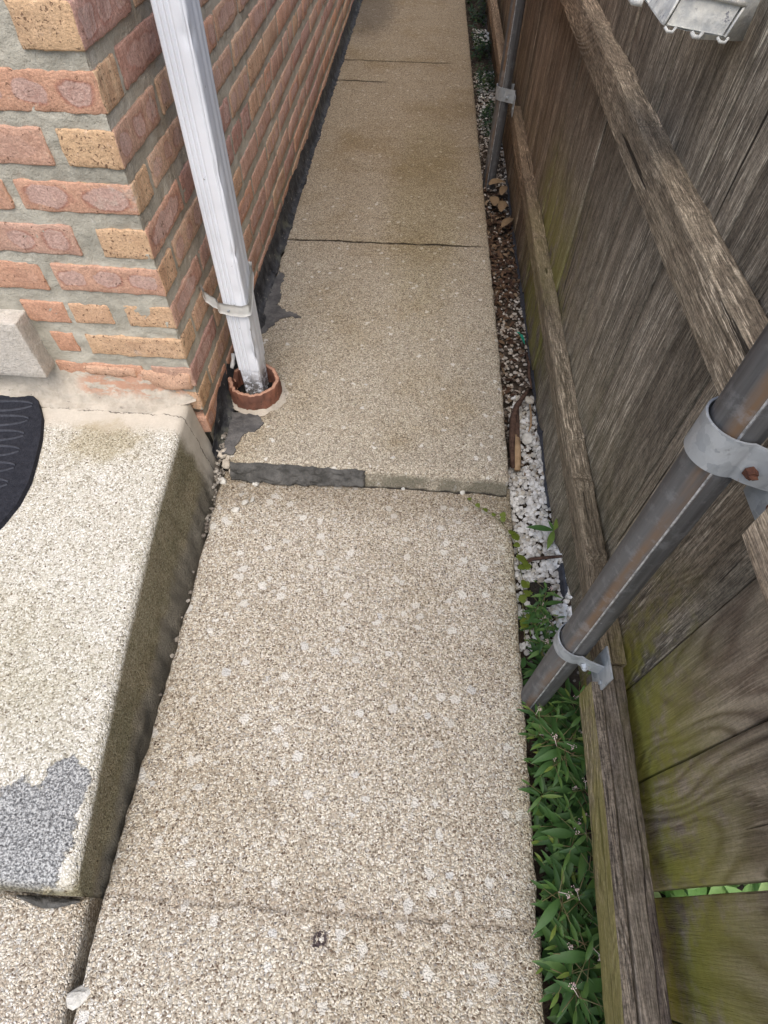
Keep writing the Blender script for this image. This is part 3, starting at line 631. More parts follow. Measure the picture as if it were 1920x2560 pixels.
# ------------------------------------------------------------------ stoop
zt = lambda y: 0.155 + 0.070*max(0, min(1.25, y))
xe = lambda y: lerp_tab(y, [(0, -0.574), (0.22, -0.598), (0.47, -0.622), (0.85, -0.650), (1.17, -0.660), (1.3, -0.664)])
xb = lambda y: lerp_tab(y, [(0, -0.576), (0.3, -0.577), (0.6, -0.578), (0.87, -0.587), (1.04, -0.595), (1.3, -0.612)])
st = thing('stoop', 'raised pale concrete stoop with rounded mossy side between brick wall and path', 'stoop', (-1.2, 0.6, 0))
bm = bmesh.new()
NY = 120
rows = []
R = 0.024
for j in range(NY+1):
    y = 0.002 + 1.236*j/NY
    row = []
    edge_fall = 0.020*math.exp(-((y-0.002)/0.02)**1)          # rounded front arris
    X0 = -2.6
    e = xe(y); z0 = zt(y)
    for i in range(30): 
        x = X0 + (e-0.015-X0)*(i/29)**0.6
        row.append(Vector((x, y, z0 - edge_fall + 0.0015*fbm((x*7, y*7, 2)))))
    for a in range(1, 7):
        th = a/6*rad(78)
        row.append(Vector((e-0.015+R*math.sin(th), y, z0-edge_fall-R*(1-math.cos(th)))))
    xs, zs = row[-1].x, row[-1].z; cp = 0.004*max(0, fbm((y*30, 3, 3)))
    row[-4].z -= cp; row[-3].x -= cp; row[-3].z -= cp; row[-5].z -= cp*.5
    for k in range(1, 12):
        t = k/11
        x = xs + (xb(y)-xs)*t; z = zs + (-0.13-zs)*t
        d = 0.004*fbm((y*10, z*14, 4)) + (0.010*fbm((y*22, z*10, 8)) if z < 0.05 else 0)
        row.append(Vector((x+d, y, z)))
    rows.append([bm.verts.new(p) for p in row])
for a, b in zip(rows, rows[1:]):
    for i in range(len(a)-1): f = bm.faces.new((a[i], a[i+1], b[i+1], b[i])); f.smooth = True
fr = [bm.verts.new((v.co.x, -0.006+0.006*fbm((v.co.x*14, 0, 3)), v.co.z-0.012 if v.co.z > 0.02 else v.co.z)) for v in rows[0]]
bt = [bm.verts.new((v.co.x, -0.008+0.008*fbm((v.co.x*14, 2, 3)), -0.13)) for v in rows[0]]
for A, B in ((rows[0], fr), (fr, bt)):
    for i in range(len(A)-1): f = bm.faces.new((A[i], B[i], B[i+1], A[i+1])); f.smooth = True
bmesh.ops.recalc_face_normals(bm, faces=bm.faces)
obj('slab', bm, M_stoop, st)
# thin curled crust of old joint filler on the front edge
bm = bmesh.new()
def crust(u, v):
    x = -0.735+0.13*u; w_ = 0.012*math.sin(math.pi*min(1, max(0, u)))+0.003
    return (x, -0.012-w_*v*1.3+0.004*fbm((x*30, v, 1)), 0.014+0.010*math.sin(v*3.1)+0.004*fbm((x*40, v*2, 5)) - 0.01*u)
grid(bm, 24, 4, crust)
obj('joint_filler', bm, M_skim, st, True)

# ------------------------------------------------------------------ brick house
house = thing('brick_house', 'brick house wall with wide grey mortar joints left of the path', 'house', (-1.6, 3.0, 0))
bm = bmesh.new()
lay = bm.loops.layers.float_color.new("bk"); lay2 = bm.loops.layers.float_color.new("bo")
P0 = 0.0995
courses = []          # (z0, z1, kind) kind S: stretcher on the front at the corner
zs_ = {'A': (1.094, 1.165), 'B': (0.993, 1.064), 'C': (0.895, 0.966), 'D': (0.797, 0.863), 'E': (0.692, 0.763), 'F': (0.597, 0.668),
       'G': (0.496, 0.560), 'H': (0.397, 0.462), 'I': (0.297, 0.362), 'J': (0.200, 0.268), 'K': (0.10, 0.17)}
order = ['K', 'J', 'I', 'H', 'G', 'F', 'E', 'D', 'C', 'B', 'A']
kinds = {'A': 'H', 'B': 'S', 'C': 'H', 'D': 'S', 'E': 'H', 'F': 'S', 'G': 'H', 'H': 'S', 'I': 'H', 'J': 'S', 'K': 'H'}
for k in order: courses.append((*zs_[k], kinds[k]))
z = 1.195; kk = 'S'
while z < 3.3: courses.append((z, z+0.070, kk)); kk = 'H' if kk == 'S' else 'S'; z += P0
def bcol(tan=None, hue=None, ring=None):
    t = tan if tan is not None else (random.uniform(.6, 1) if random.random() < .22 else 0)
    return (hue if hue is not None else random.random()*0.98, t, (ring if ring is not None else (random.uniform(.3, 1) if random.random() < .75 else 0.0)), 1)
special = {  # front bricks measured one by one: z0 -> list of (x0, x1, tan, hue, ring)
    1.094: [(-0.735, None, 1, .5, 0), (-1.10, -0.80, 0, .4, .6)],
    0.993: [(-0.900, None, 0, .05, 1), ],
    0.895: [(-0.737, None, 1, .5, 0), (-1.03, -0.768, 0, .2, .25)],
    0.797: [(-0.880, None, 0, .1, 1), (-1.15, -0.905, 0, .1, .3)],
    0.692: [(-0.739, None, .9, .2, 0), (-1.06, -0.795, 0, .3, .9)],
    0.597: [(-0.888, None, 0, .15, 1), (-1.20, -0.920, 0, .05, .1)],
    0.496: [(-0.746, None, .85, .2, .4), (-0.893, -0.787, .6, .1, 0), (-1.02, -0.905, 0, .02, 0)],
    0.397: [(-0.888, None, .8, .4, .7), (-0.984, -0.922, 0, .0, 0)],
}
si = 0
for ci, (z0, z1, kd) in enumerate(courses):
    near = z0 < 1.2
    hdr = 0.115; strt = 0.262
    sp = special.get(z0)
    # corner brick occupies both faces
    wf = hdr if kd == 'H' else strt
    if sp: wf = -0.62 - sp[0][0]
    ws_ = strt if kd == 'H' else 0.105
    if sp: cc = bcol(sp[0][2], sp[0][3], sp[0][4])
    else: cc = bcol()
    nn = (int(wf/0.011), int(ws_/0.011), 7) if near else (3, 3, 3)
    cdx = random.uniform(-.003, .003)
    dark_side = (cc[0], cc[1], cc[2], 1)
    fs = rbox(bm, (-0.62-wf, 1.24+cdx, z0), (-0.6185+random.uniform(-.001, .002), 1.24+cdx+ws_, z1), nn, 0.0035, 0.0022 if near else 0.0015, 34, 0, si, cc, lay, 0.0022 if near else 0, bcol(tan=(random.uniform(.7, 1) if kd == 'S' else 0), ring=(0 if kd == 'S' else .9))); si += 1
    # side header/stretcher of the corner brick keeps its own firing colour
    # front run to the left
    x = -0.62 - wf
    if sp:
        for (a, b, t, h_, r_) in sp[1:]:
            rbox(bm, (a, 1.24+random.uniform(-.002, .002), z0+random.uniform(-.003, .003)), (b, 1.30, z1+random.uniform(-.003, .003)), (int((b-a)/0.011), 3, 7), 0.0035, 0.0022, 34, 0, si, bcol(t, h_, r_), lay, 0.0022); si += 1
            x = min(x, a)
    if z0 == 0.496: x = -1.02
    seq = 0
    while x > -2.6:
        L = strt*random.uniform(.97, 1.03) if (seq % 2 == 0) else hdr
        if kd == 'S' : L = strt*random.uniform(.97, 1.03)
        a = x - 0.026 - L; b = x - 0.026
        x = a; seq += 1
        if z0 < 0.55 and b < -1.0: continue          # threshold stone stands here
        if z0 < 0.39 and z0 > 0.15 and b < -1.0: continue
        rbox(bm, (a, 1.24+random.uniform(-.002, .002), z0), (b, 1.30, z1), (10 if near else 3, 2, 5 if near else 3), 0.004, 0.0022, 34, 0, si, bcol(), lay); si += 1
    # side run
    y = 1.24 + ws_; seq = random.randint(0, 3) if ci % 5 == 0 else 0
    while y < 8.3:
        L = strt*random.uniform(.96, 1.04)
        if ci % 6 == 5: L = hdr*random.uniform(.96, 1.04)
        if seq == 0 and kd == 'S': L = strt*random.uniform(.96, 1.0)
        g = 0.022*random.uniform(.7, 1.2)
        nearb = y < 2.6 and near
        if nearb: n3 = (3, max(4, int(L/0.02)), 6)
        elif y < 5 and near: n3 = (2, 6, 4)
        else: n3 = (2, 3, 3)
        px = random.uniform(-.001, .003)
        tl = random.uniform(-.003, .003)
        rbox(bm, (-0.67, y+g, z0+tl), (-0.62+px, y+g+L, z1+tl), n3, 0.0035, 0.0022, 34, 0, si, bcol(tan=(random.uniform(.4, .9) if random.random() < .12 else 0), ring=(random.uniform(.4, 1) if random.random() < .8 else 0)), lay, 0.0018 if nearb else 0)
        si += 1; y += g + L; seq += 1
# broken base bricks half buried by the cement (front)
for (a, b, z0, z1, pr) in ((-0.935, -0.782, 0.318, 0.352, -.004), (-0.772, -0.628, 0.285, 0.345, -.006)):
    rbox(bm, (a, 1.24+pr, z0), (b, 1.30, z1), (14, 3, 5), 0.008, 0.010, 18, 0, si, bcol(.3, .2, .1), lay, 0.003); si += 1
# mortar skin
def mort(p, n):
    r = (0.0026 if n.x > .5 else 0.0048)*fbm((p[0]*22, p[1]*22, p[2]*22)) + 0.0030*nz((p[0], p[1], p[2]), 90)
    return Vector(p) + n*(r - (0.0012 if n.x > .5 else 0.0032))
nrm_f = Vector((0, -1, 0)); nrm_s = Vector((1, 0, 0))
def gridn(x0, x1, z0, z1, cell, fn, mi):
    nu = int(abs(x1-x0)/cell); nv = int((z1-z0)/cell)
    vs = grid(bm, nu, nv, lambda u, v: fn(x0+(x1-x0)*u, z0+(z1-z0)*v), mi)
    for r_ in vs:
        for v in r_:
            for f in v.link_faces: f.smooth = True
gridn(-1.35, -0.622, 0.2, 1.30, 0.0075, lambda x, z: mort((x, 1.2415, z), nrm_f), 1)
gridn(-2.6, -1.34, 0.2, 1.30, 0.03, lambda x, z: mort((x, 1.243, z), nrm_f), 1)
gridn(-2.6, -0.62, 1.29, 3.35, 0.05, lambda x, z: Vector((x, 1.2455, z)), 1)
gridn(1.2415, 2.7, 0.0, 1.30, 0.010, lambda y, z: mort((-0.6215, y, z), nrm_s), 1)
gridn(2.68, 5.2, 0.0, 1.30, 0.018, lambda y, z: mort((-0.6215, y, z), nrm_s), 1)
gridn(5.15, 8.3, 0.0, 1.30, 0.04, lambda y, z: mort((-0.622, y, z), nrm_s), 1)
gridn(1.2415, 8.3, 1.29, 3.35, 0.08, lambda y, z: Vector((-0.6235, y, z)), 1)
# core so no light leaks through
for f in rbox(bm, (-2.6, 1.262, -0.1), (-0.645, 8.3, 3.35), (1, 1, 1), 0.0001, mi=1): pass
bmesh.ops.recalc_face_normals(bm, faces=bm.faces)
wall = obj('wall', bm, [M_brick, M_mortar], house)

# threshold stone
bm = bmesh.new()
rbox(bm, (-2.6, 1.185, 0.345), (-1.022, 1.30, 0.525), (40, 6, 12), 0.003, 0.0015, 20, fine=0.0012)
obj('door_threshold', bm, M_lime, house, True)
# cement fillet at the foot of the front wall
bm = bmesh.new()
def fil(u, v):
    x = -2.6 + (2.6-0.632)*u**0.6
    t = v
    top = 0.345 if x > -1.0 else 0.352
    cf = max(0, min(1, (x+0.76)/0.13)); top = top*(1-cf)+0.250*cf
    y = 1.175+0.060*cf + (1.246-1.175-0.060*cf)*(t**0.8); zz = zt(1.19)+0.004 + (top-zt(1.19)-0.004)*(t**1.9)
    k = math.sin(math.pi*t)
    y += 0.010*fbm((x*10, t*2, 2))*(0.4+k); zz += 0.008*fbm((x*14, t*3, 7))*(0.3+k)
    if t == 0: zz = zt(y)+0.0005
    return (x, y, zz)
grid(bm, 150, 14, fil)
obj('cement_fillet', bm, M_fillet, house, True)
# black sealant along the foot of the side wall
bm = bmesh.new()
def tarf(u, v):
    y = 1.20 + 7.1*u
    prof = [(0.0, 0.150), (0.002, 0.135), (0.005, 0.105), (0.010, 0.082), (0.018, 0.068), (0.028, 0.0625), (0.034, 0.054)]
    a = v*(len(prof)-1); i = min(int(a), len(prof)-2); f = a-i
    dx = prof[i][0]*(1-f)+prof[i+1][0]*f; zz = prof[i][1]*(1-f)+prof[i+1][1]*f
    n = fbm((y*16, v*3, 0)); n2 = fbm((y*40, v*6, 9))
    wd = 1.0 + 0.35*fbm((y*7, 0, 4)) + 0.3*fbm((y*25, 1, 4))
    x = -0.6180 + dx*wd + 0.004*n*v
    zz += 0.008*n2*(1 if v < 0.9 else .2) + (0.02*fbm((y*4, 0, 2)) if v < .3 else 0)
    if y < 1.38: zz -= 0.07*(1.38-y)/0.18*(1-v)+0.03*(1.38-y)/0.18
    blobb = math.exp(-((y-1.88)/0.06)**2)
    zz += 0.030*blobb*math.sin(math.pi*v)*(1+n2); x += 0.02*blobb*v
    return (x, y, zz)
grid(bm, 700, 12, tarf)
bmesh.ops.recalc_face_normals(bm, faces=bm.faces)
obj('tar_seal', bm, M_tar, house, True)

# tar smears lying on the raised path
def smear(pts, z, label, mat=M_smear, nm='tar_smear', thick=0.0035, sub=12, jag=0.009):
    bm = bmesh.new(); P_ = []
    n = len(pts)
    for i in range(n):
        a = Vector(pts[i]); b = Vector(pts[(i+1) % n])
        for k in range(sub):
            q = a.lerp(b, k/sub); q += Vector((fbm((q.x*60, q.y*60, 1)), fbm((q.x*60, q.y*60, 8))))*jag; P_.append(q)
    top = [bm.verts.new((q.x, q.y, z+thick)) for q in P_]; bot = [bm.verts.new((q.x*1.0, q.y, z-0.004)) for q in P_]
    f = bm.faces.new(top)
    for i in range(len(P_)): bm.faces.new((top[i-1], top[i], bot[i], bot[i-1]))
    bmesh.ops.triangulate(bm, faces=[f]); bmesh.ops.recalc_face_normals(bm, faces=bm.faces)
    o = obj(nm, bm, mat); return tag(o, label, 'tar smear')
smear([(-0.585, 1.375), (-0.50, 1.374), (-0.47, 1.335), (-0.489, 1.30), (-0.525, 1.28), (-0.537, 1.235), (-0.545, 1.19), (-0.578, 1.19)], 0.0605, 'grey tar patch on the path corner in front of the clay collar')
smear([(-0.58, 2.25), (-0.548, 2.22), (-0.553, 2.12), (-0.535, 2.06), (-0.545, 2.0), (-0.50, 1.965), (-0.452, 1.945), (-0.43, 1.925), (-0.47, 1.93), (-0.51, 1.915), (-0.54, 1.86), (-0.575, 1.80), (-0.595, 1.9)], 0.0605, 'ragged dark tar smear on the path beside the downspout strap')
# dark cement skim on the riser of the step
bm = bmesh.new()
def skim(u, v):
    x = -0.550 + 0.44*u + 0.014*fbm((v*2.2, u*1.5, 5))*(1 if u > .8 else .3)
    lo_ = 0.004 + 0.016*max(0, fbm((x*11, 1, 5))) + (0.012*max(0, u-.55)/.45)
    zz = lo_ + (0.0575-lo_)*v
    y = 1.153 - 0.031*(1-v)**1.3 - 0.016*abs(fbm((x*11, zz*26, 2))) - 0.003*math.sin(math.pi*v)
    if u in (0, 1) or v == 0: y += 0.016
    if v == 1: y += 0.010; zz += 0.001
    return (x, y, zz)
grid(bm, 110, 16, skim)
tag(obj('cement_patch', bm, M_skim, None, True), 'dark grey cement skim on the left half of the step riser', 'cement patch')

# ------------------------------------------------------------------ downspout, strap, clay collar
ds = thing('downspout', 'white ribbed metal downspout with dents standing in the clay collar', 'downspout', (-0.52, 1.49, 0.09))
def spout(bm, z0, z1, shrink=0.0, nzs=90, crimp=False):
    x0, x1, y0, y1 = -0.556+shrink, -0.484-shrink, 1.440+shrink, 1.540-shrink
    ribs = 3
    sec = []
    # front (towards -y): ribbed on its left part, flat band on the right
    nF = 72
    for i in range(nF):
        t = i/nF; d = 0.0
        d = (0.0055*(0.5-0.5*math.cos((t-0.07)/0.51*3*2*math.pi)) if 0.07 < t < 0.58 else 0) + 0.0018*math.exp(-((t-0.86)/0.02)**2)
        sec.append((x0+(x1-x0)*t, y0+d, 'F', t))
    for i in range(22):
        t = i/22; d = 0.002*(1-math.cos(t*6*math.pi))*0.5 if 0.3 < t < .95 else 0
        sec.append((x1-d, y0+(y1-y0)*t, 'R', t))
    for i in range(12): sec.append((x1-(x1-x0)*i/12, y1, 'B', i/12))
    for i in range(16):
        t = i/16; d = 0.0025*(1-math.cos(t*8*math.pi))*0.5
        sec.append((x0+d, y1-(y1-y0)*t, 'L', t))
    # round the four corners a little
    cx, cy = (x0+x1)/2, (y0+y1)/2; r = 0.007
    def rc(x, y):
        qx = min(max(x, x0+r), x1-r); qy = min(max(y, y0+r), y1-r); dx, dy = x-qx, y-qy; L = math.hypot(dx, dy)
        if L > r: return qx+dx/L*r, qy+dy/L*r
        return x, y
    sec = [(*rc(a, b), c, d) for a, b, c, d in sec]
    rows = []
    for j in range(nzs+1):
        z = z0+(z1-z0)*j/nzs; row = []
        for (x, y, s, t) in sec:
            p = Vector((x, y, z))
            # dents
            for (dz, dt, amp, rz_, rt) in ((1.07, .8, .004, .02, .12), (0.80, .97, .004, .03, .1), (0.60, .9, .005, .010, .1), (0.335, .97, .006, .03, .15), (0.27, .9, .008, .025, .2), (0.48, .7, .002, .02, .2)):
                if s == 'F': k = amp*math.exp(-((z-dz)/rz_)**2-((t-dt)/rt)**2); p.y += k; p.x -= k*.3
                if s == 'R' and dt > .7: k = amp*math.exp(-((z-dz)/rz_)**2-((t-.1)/rt)**2); p.x -= k
            if crimp:
                k = 0.5+0.5*math.cos(t*(4 if s in 'FB' else 5)*2*math.pi); kk_ = (z1-z)/(z1-z0)
                q = Vector((cx, cy, z)); p = p + (q-p)*(0.02+0.07*kk_+0.045*k)
            p.x += 0.0003*nz((x*9, y*9, z*4)); p.y += 0.0003*nz((x*9, y*9+4, z*4))
            row.append(bm.verts.new(p))
        rows.append(row)
    L = len(sec)
    for a, b in zip(rows, rows[1:]):
        for i in range(L): f = bm.faces.new((a[i], a[(i+1) % L], b[(i+1) % L], b[i])); f.smooth = True
bm = bmesh.new(); spout(bm, 0.195, 2.9, 0.0, 260)
obj('pipe', bm, M_paint, ds)
bm = bmesh.new(); spout(bm, 0.065, 0.205, 0.001, 24, True)
obj('crimped_end', bm, M_paint, ds)
# seam flap on the right shoulder
bm = bmesh.new()
def seam(u, v):
    z = 0.24+1.4*u; return (-0.4925+0.0012*fbm((0, z*20, 2))+0.0012*v, 1.4385-0.0015*math.sin(v*3.14)+0.001*fbm((z*18, 0, 5)), z)
grid(bm, 120, 3, seam)
obj('seam', bm, M_paint, ds, True)
# strap
bm = bmesh.new()
path_ = [(-0.612, 1.458, 0.475), (-0.598, 1.437, 0.470), (-0.585, 1.440, 0.452), (-0.572, 1.446, 0.440), (-0.562, 1.4335, 0.436), (-0.530, 1.4330, 0.430), (-0.496, 1.4335, 0.428), (-0.4785, 1.437, 0.432), (-0.4785, 1.470, 0.445), (-0.4785, 1.50, 0.470), (-0.481, 1.546, 0.500), (-0.54, 1.555, 0.49)]
def pl(t):
    a = t*(len(path_)-1); i = min(int(a), len(path_)-2); return Vector(path_[i]).lerp(Vector(path_[i+1]), a-i)
def strapf(off):
    def f(u, v):
        p = pl(u); q = pl(min(1, u+.01))-pl(max(0, u-.01)); n = Vector((q.y, -q.x, 0)).normalized()
        k = 0.0025 if (v < 0.12 or v > 0.88) else 0.0
        return p + n*(off+k) + Vector((0, 0, (v-.5)*0.036+0.003*nz((u*14, v*2, 3))))
    return f
grid(bm, 66, 8, strapf(0.0025)); grid(bm, 66, 8, strapf(-0.0005))
bmesh.ops.recalc_face_normals(bm, faces=bm.faces)
sp_ = obj('strap', bm, M_strap, ds, True)
bm = bmesh.new()
bmesh.ops.create_uvsphere(bm, u_segments=10, v_segments=6, radius=0.0042, matrix=Matrix.Translation((-0.538, 1.4295, 0.429)))
obj('screw', bm, M_galv, sp_, True)
# clay collar
bm = bmesh.new(); CX, CY = -0.522, 1.474
def coll(u, v):
    a = 2*math.pi*u
    prof = [(0.088, 0.045), (0.0885, 0.085), (0.088, 0.122), (0.086, 0.131), (0.080, 0.1335), (0.074, 0.131), (0.0715, 0.122), (0.071, 0.05), (0.071, 0.02)]
    i = v*(len(prof)-1); k = min(int(i), len(prof)-2); f = i-k
    r = prof[k][0]*(1-f)+prof[k+1][0]*f; zz = prof[k][1]*(1-f)+prof[k+1][1]*f
    chip = max(0, fbm((math.cos(a)*3.2, math.sin(a)*3.2, 1)))*0.022 if 0.2 < v < 0.8 else 0
    # broken notch at the back left
    da = abs((u-0.46+.5) % 1-.5); notch = max(0, 1-da/0.035)*0.035 if v < 0.8 else 0
    zz -= chip*0.6 + notch; r += 0.004*fbm((math.cos(a)*9, math.sin(a)*9, zz*20))
    return (CX+r*math.cos(a), CY+r*math.sin(a), max(zz, 0.02))
grid(bm, 120, 24, coll, close_u=True)
bmesh.ops.recalc_face_normals(bm, faces=bm.faces)
cl = obj('clay_collar', bm, M_clay, None, True, origin=(CX, CY, 0.05)); tag(cl, 'broken red terracotta drain collar set in the path under the downspout', 'drain collar')
bm = bmesh.new()
bmesh.ops.create_circle(bm, cap_ends=True, radius=0.074, segments=24, matrix=Matrix.Translation((CX, CY, 0.066)))
obj('drain_shade_disc', bm, M_black, cl)  # flat black disc paints the darkness inside the drain
# cement ring round the collar
bm = bmesh.new()
def cring(u, v):
    a = 2*math.pi*u; r = 0.086+0.020*v*(1+0.7*fbm((math.cos(a)*3, math.sin(a)*3, 5)))
    return (CX+r*math.cos(a)*1.0, CY+r*math.sin(a), 0.0685-0.008*v+0.0015*fbm((a*4, v, 1)))
grid(bm, 60, 4, cring, close_u=True)
obj('cement_ring', bm, M_fillet, cl, True)
bm = bmesh.new(); tube(bm, [(-0.600, 1.500, 0.150), (-0.598, 1.515, 0.158), (-0.600, 1.53, 0.160), (-0.601, 1.548, 0.172)], [0.006, 0.008, 0.006, 0.008], 8)
tag(obj('plastic_stub', bm, M_stub), 'small white plastic stub lying on the tar behind the clay collar', 'plastic stub')

# ------------------------------------------------------------------ door mat
mt = thing('doormat', 'black rubber half-round doormat with raised leaf ribs on the stoop', 'doormat', (-1.5, 1.0, zt(1.0)))
out = [(-2.4, 1.205), (-1.118, 1.205), (-1.098, 1.19), (-1.060, 1.125), (-1.035, 1.05), (-1.019, .97), (-1.008, .90), (-1.010, .83), (-1.028, .765), (-1.06, .70), (-1.11, .63), (-1.18, .56), (-1.30, .50), (-1.5, .45), (-1.9, .42), (-2.4, .5)]
bm = bmesh.new()
top = [bm.verts.new((x, y, zt(y)+0.012)) for x, y in out]; b2 = [bm.verts.new((x+(0.004 if i and x > -2.3 else 0), y-0.002, zt(y)+0.001)) for i, (x, y) in enumerate(out)]
bm.faces.new(top)
for i in range(len(out)): bm.faces.new((top[i-1], top[i], b2[i], b2[i-1]))
bmesh.ops.recalc_face_normals(bm, faces=bm.faces)
obj('base', bm, M_mat, mt)
def strip(bm, pts, w0, h):
    n = len(pts)
    vs = []
    for i, p in enumerate(pts):
        p = Vector((p[0], p[1])); t = (Vector(pts[min(i+1, n-1)][:2])-Vector(pts[max(i-1, 0)][:2])).normalized(); nn = Vector((-t.y, t.x))
        ww = w0*(0.4+0.6*math.sin(math.pi*min(1, (i+.5)/n)))
        z = zt(p.y)+0.012
        vs.append([bm.verts.new((*(p+nn*ww), z-0.001)), bm.verts.new((*(p+nn*ww*.5), z+h)), bm.verts.new((*(p-nn*ww*.5), z+h)), bm.verts.new((*(p-nn*ww), z-0.001))])
    for a, b in zip(vs, vs[1:]):
        for i in range(3): bm.faces.new((a[i], a[i+1], b[i+1], b[i])).smooth = True
bm = bmesh.new()
for k in range(11):
    y0 = 1.170 - k*0.056
    xr = -1.085 + 0.010*k if k < 5 else -1.040 - 0.018*(k-5)
    for s in (1, -1):
        pts = []
        for i in range(14):
            t = i/13; pts.append((xr - 0.02 - 0.24*t, y0 + s*(0.019*(1-(1-min(1.0, t*2.6+.03))**2)**.5) - 0.03*t))
        strip(bm, pts, 0.0060, 0.003)
bmesh.ops.recalc_face_normals(bm, faces=bm.faces)
obj('ribs', bm, M_matrib, mt)

# ------------------------------------------------------------------ fence
fence = thing('wooden_fence', 'weathered vertical board fence on steel posts right of the path', 'fence', (0.52, 3.0, -0.05))
def board(y0, y1, x, zb, ztop, name='board', clip=0.0, lean=0.0, hi=False):
    bm = bmesh.new()
    fs = rbox(bm, (x, y0, zb), (x+0.026, y1, ztop), (3, 8 if hi else 4, 60 if hi else 24), 0.003, 0.0018, 5, seed=y0*10)
    for v in bm.verts:
        c = clip*(1-abs((v.co.y-y0)/(y1-y0)-.0)*1.0)
        if v.co.z < zb+0.02:
            v.co.z += max(0, 0.05*clip*(1-(v.co.y-y0)/0.05)) + 0.004*nz((v.co.y*30, 1, 3))
        v.co.x += lean*(v.co.y-y0)
    o = obj(name, bm, M_board, fence, True, origin=(x, (y0+y1)/2, 0.0)); o.data.set_sharp_from_angle(angle=rad(45))
edges = [-0.455, -0.281, -0.106, 0.067, 0.242, 0.418, 0.592, 0.766, 0.924]
y = 0.924
while y < 8.2: edges.append(y+0.174); y += 0.174
for i, (a, b) in enumerate(zip(edges, edges[1:])):
    g = 0.0035 if abs(a-0.067) > 1e-6 else 0.0045
    x = 0.500 + (0.004 if b < 0.95 else 0.0) + random.uniform(-.002, .002)
    if b > 3.45: x = 0.50
    zb = (0.022 if b < 0.95 else -0.025) + random.uniform(-.006, .006)
    if b < 0.43 and abs(b-0.067) > 1e-6 and abs(a-0.067) > 1e-6: a_, b_ = a+0.003, b-0.003
    elif abs(b-0.067) < 1e-6: a_, b_ = a+0.0015, b-0.0065
    elif abs(a-0.067) < 1e-6: a_, b_ = a+0.0045, b-0.0015
    else: a_, b_ = a+0.0016, b-0.0016
    board(a_, b_, x, zb, 1.74, lean=random.uniform(-.03, .03), clip=(1.0 if abs(a-0.924) < 1e-6 else random.choice([0, 0, .3])), hi=b < 2.2)
def rail(name, pts, w, h, mat, ny=90, seed=0, knots=(), label=None, wfn=None, hfn=None, org=None):
    """horizontal rail: pts = list of (y, x_front, z_top)"""
    bm = bmesh.new(); y0, y1 = pts[0][0], pts[-1][0]
    tx = [(p[0], p[1]) for p in pts]; tz = [(p[0], p[2]) for p in pts]
    rows = []
    for j in range(ny+1):
        y = y0+(y1-y0)*j/ny; x = lerp_tab(y, tx); z = lerp_tab(y, tz)
        ww = wfn(y) if wfn else w; hh = hfn(y) if hfn else h
        r = 0.0025; prof = []
        pr = [(0, -hh), (0, -hh*.66), (0, -hh*.33), (0, -r), (r*.3, -r*.3), (r, 0)] + [(r+(ww-2*r)*k/7, 0) for k in range(1, 8)] + [(ww-r*.3, -r*.3), (ww, -r), (ww, -hh)]
        for (dx, dz) in pr:
            k = 0.0010*fbm((y*9+seed, dx*30, dz*20)) + 0.0007*nz((y*55, dx*60+seed, dz*40))
            kb = 0
            for (ky, ka, kr) in knots: kb += ka*math.exp(-((y-ky)/kr)**2)*(1 if dz > -0.03 else .4)
            # raised grain running along the rail
            gr = 0.0009*nz((y*3, dx*420, dz*420+seed))
            prof.append(bm.verts.new((x+dx-(k+gr if dx < ww*.5 and dz < -0.002 else 0), y, z+dz+(k+gr+kb if dz > -0.002 else 0))))
        rows.append(prof)
    n = len(rows[0])
    for a, b in zip(rows, rows[1:]):
        for i in range(n): f = bm.faces.new((a[i], a[(i+1) % n], b[(i+1) % n], b[i])); f.smooth = i < n-2
    bm.faces.new(rows[0]); bm.faces.new(rows[-1][::-1])
    bmesh.ops.recalc_face_normals(bm, faces=bm.faces)
    o = obj(name, bm, mat, fence, origin=org or (pts[0][1], y0, pts[0][2]))
    o.data.set_sharp_from_angle(angle=rad(45))
    if label: o['label'] = label
    return o
# lower rail, far bay (runs behind the post and on as the back half of the near bay)
rail('rail', [(0.458, 0.447, 0.33), (0.9, 0.448, 0.33), (1.7, 0.450, 0.33), (3.42, 0.452, 0.33)], 0.050, 0.062, M_rail, 320, 3,
     knots=((0.72, 0.006, .012), (0.705, -0.006, .006), (0.93, 0.006, .014), (0.955, -.008, .006), (1.10, 0.005, .016), (1.083, -.007, .005), (1.9, .004, .02), (2.15, -.005, .012), (2.6, .004, .03)))
# near bay: split member with its wandering shake, modelled as two slivers a crack apart
crk = lambda y: 0.026 + 0.007*math.sin(y*5+1) + 0.003*fbm((0, y*12, 2))
rail('rail', [(-0.6, 0.399, 0.33), (-0.1, 0.414, 0.33), (0.2, 0.430, 0.33), (0.452, 0.438, 0.33)], 0.02, 0.085, M_railgrey, 160, 9, wfn=lambda y: crk(y), org=(0.43, -0.6, 0.33))
def xb_(y): return lerp_tab(y, [(-0.6, 0.399), (-0.1, 0.414), (0.2, 0.430), (0.452, 0.438)]) + crk(y) + 0.0012
rail('rail', [(-0.6+1.052*k/40, xb_(-0.6+1.052*k/40), 0.329) for k in range(41)], 0.026, 0.085, M_raildark, 160, 12,
     wfn=lambda y: lerp_tab(y, [(-0.6, 0.456), (-0.1, 0.462), (0.3, 0.480), (0.45, 0.488)])-xb_(y), org=(0.45, -0.6, 0.33), label='dark cracked fence rail')
# green front piece of the near bay
rail('rail', [(-0.6, 0.378, 0.330), (-0.1, 0.389, 0.330), (0.2, 0.408, 0.331), (0.415, 0.416, 0.331)], 0.0205, 0.085, M_railgreen, 120, 21, org=(0.40, -0.6, 0.33), label='green algae stained fence rail')
